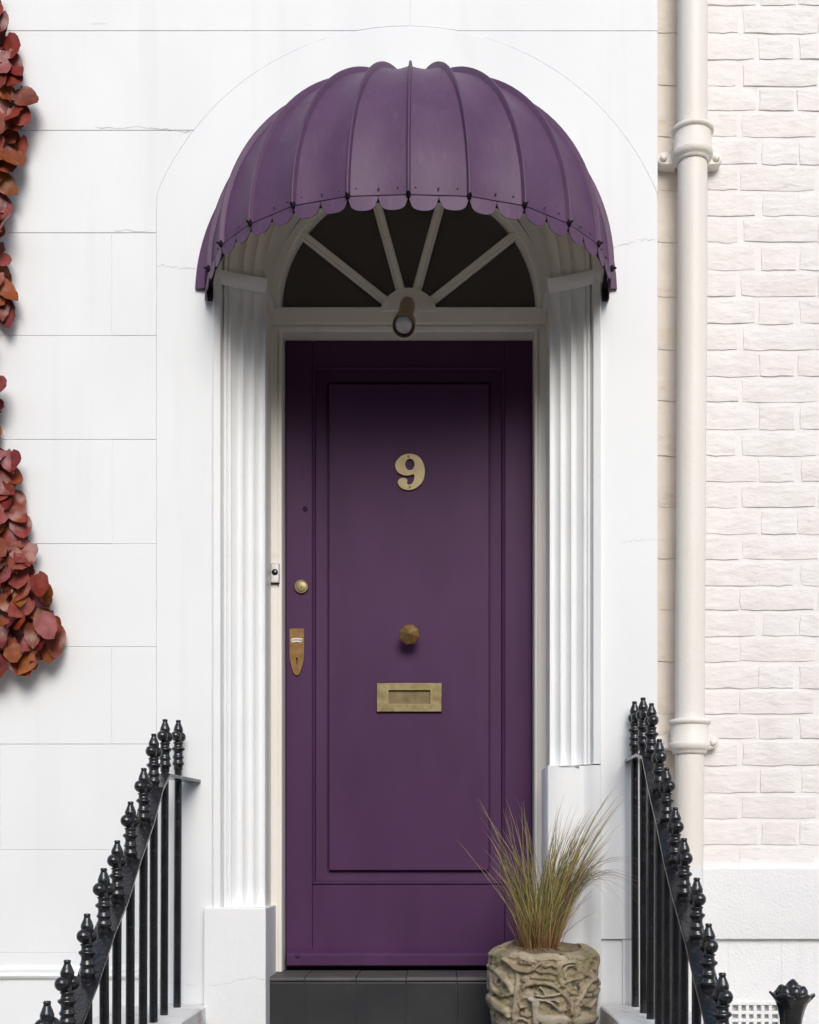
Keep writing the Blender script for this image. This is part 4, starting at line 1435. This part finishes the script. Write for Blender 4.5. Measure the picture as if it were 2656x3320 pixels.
# inner wall down to the soil
for j in range(1, 7):
    for i in range(NU):
        a = 2 * PI * i / NU
        rr = PR * (.70 - .06 * j / 6) + .008 * noise.noise((math.cos(a) * 2, math.sin(a) * 2, j * .3 + 8))
        b = vs[(NVv - 1) * NU + i]
        vs.append((PC.x + rr * math.cos(a), PC.y + rr * math.sin(a), b[2] - .040 * (j / 6) ** 1.3))
mb = MB(); mb.grid(vs, NU, NVv + 6, closed_u=True)
pot = part('pot', mb, STONE, planter, smooth=True)
wlist += [0] * (len(mb.v) - len(wlist))
at = pot.data.color_attributes.new('worn', 'FLOAT_COLOR', 'POINT')
at.data.foreach_set('color', [c for w_ in wlist for c in (w_, w_, w_, 1)])
def worn_mix():
    N = STONE.node_tree.nodes; L = STONE.node_tree.links
    b = N['Principled BSDF']; src = b.inputs['Base Color'].links[0].from_socket
    a = N.new('ShaderNodeVertexColor'); a.layer_name = 'worn'
    mx = N.new('ShaderNodeMix'); mx.data_type = 'RGBA'; mx.inputs['B'].default_value = (.50, .45, .39, 1)
    mt = N.new('ShaderNodeMath'); mt.operation = 'MULTIPLY'; mt.inputs[1].default_value = .42
    L.new(a.outputs['Color'], mt.inputs[0]); L.new(mt.outputs[0], mx.inputs['Factor']); L.new(src, mx.inputs['A'])
    L.new(mx.outputs['Result'], b.inputs['Base Color'])
worn_mix()
mb = MB(); vs = []
ns = 40
for j in range(12):
    for i in range(ns):
        a = 2 * PI * i / ns; rr = PR * .70 * (1 - j / 11.0) + .0001
        z = Z_LIP - .022 + .022 * (j / 11) + .006 * noise.noise((rr * math.cos(a) * 40, rr * math.sin(a) * 40, 2))
        vs.append((PC.x + rr * math.cos(a), PC.y + rr * math.sin(a), z))
mb.grid(vs, ns, 12, closed_u=True)
part('soil', mb, SOIL, planter, smooth=True)

# ornamental grass growing in the planter
rg = random.Random(11)
base_c = Vector((PX(1748, -.2), -.2, Z_LIP - .012))
gv = []; gf = []; gc = []
def blade(p0, p1, p2, w, tint, nseg=9):
    n0 = len(gv)
    side = (p2 - p0).cross(Vector((rg.uniform(-1, 1), rg.uniform(-1, 1), .3)))
    if side.length < 1e-6: side = Vector((1, 0, 0))
    side.normalize()
    s2 = side.cross((p2 - p0).normalized())
    for k in range(nseg + 1):
        t = k / nseg
        p = p0 * (1 - t) ** 2 + p1 * 2 * t * (1 - t) + p2 * t * t
        ww = w * (1 - t) ** .55 * (.7 + .3 * min(1, t * 5)) + .00012
        for q in range(3):
            a = 2 * PI * q / 3
            gv.append(p + (side * math.cos(a) + s2 * math.sin(a)) * ww)
        red = max(0, 1 - t * 3.6)
        tip = max(0, t - .55) / .45
        c0 = Vector((.20, .070, .030)); c1 = Vector(tint); c2 = Vector((.50, .37, .24))
        c = c1.lerp(c0, red).lerp(c2, tip * .65)
        gc.extend([(c.x, c.y, c.z, 1)] * 3)
    for k in range(nseg):
        for q in range(3):
            r = (q + 1) % 3
            gf.append((n0 + k * 3 + q, n0 + k * 3 + r, n0 + (k + 1) * 3 + r, n0 + (k + 1) * 3 + q))
tints = [(.26, .235, .06), (.18, .18, .045), (.42, .32, .09), (.30, .255, .08), (.12, .125, .034), (.46, .36, .14)]
def clump(px, py, n, jx, jy, bend=.25, w=.0015, shorten=.45, bx=0):
    for _ in range(int(n * .85)):
        f = 1 - rg.random() ** 2.2 * shorten
        Yt = -.2 + rg.gauss(0, .05)
        tip = W(px + rg.gauss(0, jx), py + abs(rg.gauss(0, jy)), Yt)
        b = base_c + Vector((max(-.05, min(.05, (px - 1748) * .00012 + rg.gauss(0, .02))), rg.gauss(0, .022), rg.uniform(-.01, .0)))
        tip = b + (tip - b) * f
        ln = (tip - b)
        ctrl = b + Vector((ln.x * bend * 1.2, ln.y * .4, ln.z * .62))
        blade(b, ctrl, tip, w * rg.uniform(.6, 1.25), rg.choice(tints))
for (px, py, n, jx, jy) in [(1545, 2568, 9, 8, 30), (1575, 2680, 12, 14, 40), (1636, 2578, 12, 9, 40), (1668, 2530, 10, 7, 40), (1700, 2578, 13, 8, 40), (1600, 2760, 22, 22, 60),
                            (1650, 2720, 34, 28, 60), (1700, 2750, 40, 25, 70), (1740, 2760, 40, 25, 60), (1812, 2600, 34, 10, 60), (1800, 2700, 50, 24, 60), (1855, 2650, 34, 22, 60), (1870, 2560, 10, 16, 50),
                            (1905, 2620, 40, 18, 50), (1935, 2590, 34, 18, 60), (1990, 2535, 20, 9, 50), (2040, 2515, 9, 7, 30), (1975, 2700, 16, 24, 60), (2010, 2640, 10, 18, 60), (1960, 2650, 24, 22, 50), (1900, 2740, 40, 28, 60), (1940, 2740, 18, 18, 40),
                            (1850, 2800, 50, 40, 60), (1760, 2830, 50, 40, 60), (1690, 2850, 40, 36, 50)]:
    clump(px, py, n, jx, jy)
clump(1481, 2716, 2, 4, 6, .45, .0012, .05)
clump(1600, 2770, 5, 30, 40, .4, .0008)
def droop(px, py, n, jx, jy, cx, cy, w=.0011):
    for _ in range(n):
        Yt = -.26 + rg.gauss(0, .04)
        tip = W(px + rg.gauss(0, jx), py + rg.gauss(0, jy), Yt)
        b = base_c + Vector((rg.uniform(.0, .05), rg.gauss(0, .02), -.005))
        c = W(cx + rg.gauss(0, 12), cy + rg.gauss(0, 14), (Yt - .2) / 2)
        blade(b, c, tip, w * rg.uniform(.6, 1.2), rg.choice([(.20, .15, .09), (.24, .18, .10), (.16, .12, .07)]), 12)
droop(2045, 2795, 6, 18, 10, 1885, 2735)
droop(2070, 2890, 9, 20, 8, 1900, 2700)
droop(2035, 2998, 9, 20, 24, 1905, 2640)
droop(1985, 2880, 12, 30, 40, 1860, 2760, .0009)
droop(1930, 2790, 10, 26, 20, 1850, 2760, .0009)
for _ in range(170):                       # short fibres at the crown
    a = rg.uniform(0, 2 * PI); r0 = rg.uniform(0, .055)
    b = base_c + Vector((r0 * math.cos(a), r0 * math.sin(a) * .8, -.012))
    l = rg.uniform(.05, .16)
    tp_ = b + Vector((math.cos(a) * l * .35 + rg.gauss(0, .012), math.sin(a) * l * .3, l))
    blade(b, (b + tp_) / 2 + Vector((0, 0, .01)), tp_, .0010, rg.choice([(.24, .09, .035), (.20, .11, .045), (.26, .15, .07)]), 5)
for _ in range(150):                       # dead wisps lying round the crown
    a = rg.uniform(0, 2 * PI); r0 = rg.uniform(.02, .06); r1 = r0 + rg.uniform(.02, .06)
    b = base_c + Vector((r0 * math.cos(a), r0 * math.sin(a), .004)); tp_ = base_c + Vector((r1 * math.cos(a + .3), r1 * math.sin(a + .3), rg.uniform(-.015, .004)))
    blade(b, (b + tp_) / 2 + Vector((0, 0, .015)), tp_, .0007, (.34, .26, .16), 4)
me = bpy.data.meshes.new('ornamental_grass')
me.from_pydata([tuple(p - base_c) for p in gv], [], gf)
at = me.color_attributes.new('tint', 'FLOAT_COLOR', 'POINT')
flat = [c for t in gc for c in t]
at.data.foreach_set('color', flat)
me.polygons.foreach_set('use_smooth', [True] * len(me.polygons))
me.materials.append(GRASS)
g = link('ornamental_grass', me, None, None, base_c)
tag(g, 'tuft of dry olive and tan ornamental grass growing in the carved planter', 'plant')

# ------------------------------------------------------------------ red creeper on the left
creeper = empty('creeper', (PX(-60), -.04, ZC - 1.0), 'red and rust autumn creeper hanging down the white wall at the left edge', 'climbing plant')
def leaf_mesh(seed):
    rn = random.Random(seed)
    L_, Wd = rn.uniform(.086, .112), rn.uniform(.066, .090)
    out = []
    nrow = 9
    pts = []
    for j in range(nrow):
        t = j / (nrow - 1)
        w = Wd / 2 * 1.62 * ((1 - t) ** .85) * ((t + .03) ** .42) * 1.18
        if j == nrow - 1: w = .0008
        jag = rn.uniform(.95, 1.06)
        z = -t * L_
        cup = -.006 * math.sin(PI * t) + .010 * t * t
        for u in (-1, -.5, 0, .5, 1):
            x = u * w * jag
            y = cup - .004 * (abs(u)) * math.sin(PI * t) * (1 + .8 * rn.uniform(-1, 1)) + .003 * (u * u) - .0035 * (1 if abs(u) == 0 else 0) * 0 + (.003 if u == 0 else 0) + rn.uniform(-.001, .001) + .012 * max(0, t - .6)
            pts.append((x, -y, z + (.006 if abs(u) == 1 and t < .3 else 0)))
    mb = MB(); mb.grid(pts, 5, nrow)
    me = mb.mesh('leaf', True)
    me.materials.append(LEAFM)
    return me
LV = [leaf_mesh(40 + s) for s in range(7)]
env = [(-60, 30), (0, 15), (45, 20), (100, 58), (130, 62), (165, 50), (190, 36), (225, 64), (262, 40), (300, 84), (350, 88), (400, 86), (455, 100), (505, 97), (545, 80), (590, 34), (640, 28), (700, 44), (760, 45), (800, 30), (900, 26), (950, 38), (1000, 40), (1045, 28), (1062, -20), (1205, -30), (1225, 12), (1270, 19), (1300, 15), (1330, 2), (1365, 18), (1410, 17), (1440, -15), (1475, 30), (1495, 72), (1540, 74), (1580, 64), (1610, 62), (1650, 86), (1700, 95), (1745, 97), (1800, 132), (1850, 130), (1905, 152), (1950, 176), (2000, 200), (2050, 212), (2110, 212), (2140, 190), (2165, 120), (2190, 60), (2215, -40)]
def envelope(y):
    for (a, wa), (b, wb_) in zip(env[:-1], env[1:]):
        if a <= y <= b: return wa + (wb_ - wa) * (y - a) / (b - a)
    return -50
rl = random.Random(3)
placed = 0
y = -60
rows_ = []
def leaf(px, py, Y, sc=1.0):
    global placed
    p = W(px, py, Y)
    o = link('leaf', rl.choice(LV), None, creeper, p)
    o.rotation_euler = (R(rl.uniform(-32, 4)), R(rl.uniform(-48, 48)), R(rl.uniform(-30, 30)))
    s = sc * rl.uniform(.68, 1.12)
    o.scale = (s, s, s * rl.uniform(.9, 1.1))
    placed += 1
while y < 2200:
    w = envelope(y + 38)
    x = w - 35 - rl.uniform(-4, 14)
    while x > -75 and placed < 296:
        dens = rl.random()
        if x > -40 or dens < .6:
            leaf(x + rl.uniform(-6, 6), y + rl.uniform(-14, 14), -.022 - rl.uniform(0, .050))
        x -= rl.uniform(33, 48)
    y += rl.uniform(29, 38)
mb = MB()
for k in range(4):
    pts = []
    for j in range(46):
        py = -120 + 2280 * j / 45
        pts.append(W(-30 - 30 * k + 26 * noise.noise((k * 3.3, j * .35, 0)) + max(0, (py - 1500) * .12) * (1 if k < 2 else .2), py, -.022 - .008 * k))
    mb.tube(pts, [.006 - .003 * j / 45 for j in range(46)], 6)
part('stem', mb, STALK, creeper, smooth=True)

# ------------------------------------------------------------------ unseen terrace across the street, added to shape low sky light
opp = empty('unseen_terrace', (0, -19, 0), 'unseen brown brick terrace behind the viewer, added and sized to shape the low sky light', 'house')
mb = MB(); mb.box(-40, 40, -26, -19, -.1, 7.2); part('wall', mb, STOCK, opp)
mb = MB()
mb.add([(-40, -19.0, 7.2), (40, -19.0, 7.2), (40, -22.5, 9.2), (-40, -22.5, 9.2), (40, -26, 7.2), (-40, -26, 7.2)], [(0, 1, 2, 3), (3, 2, 4, 5), (0, 3, 5), (1, 4, 2)])
part('roof', mb, SLATE, opp)
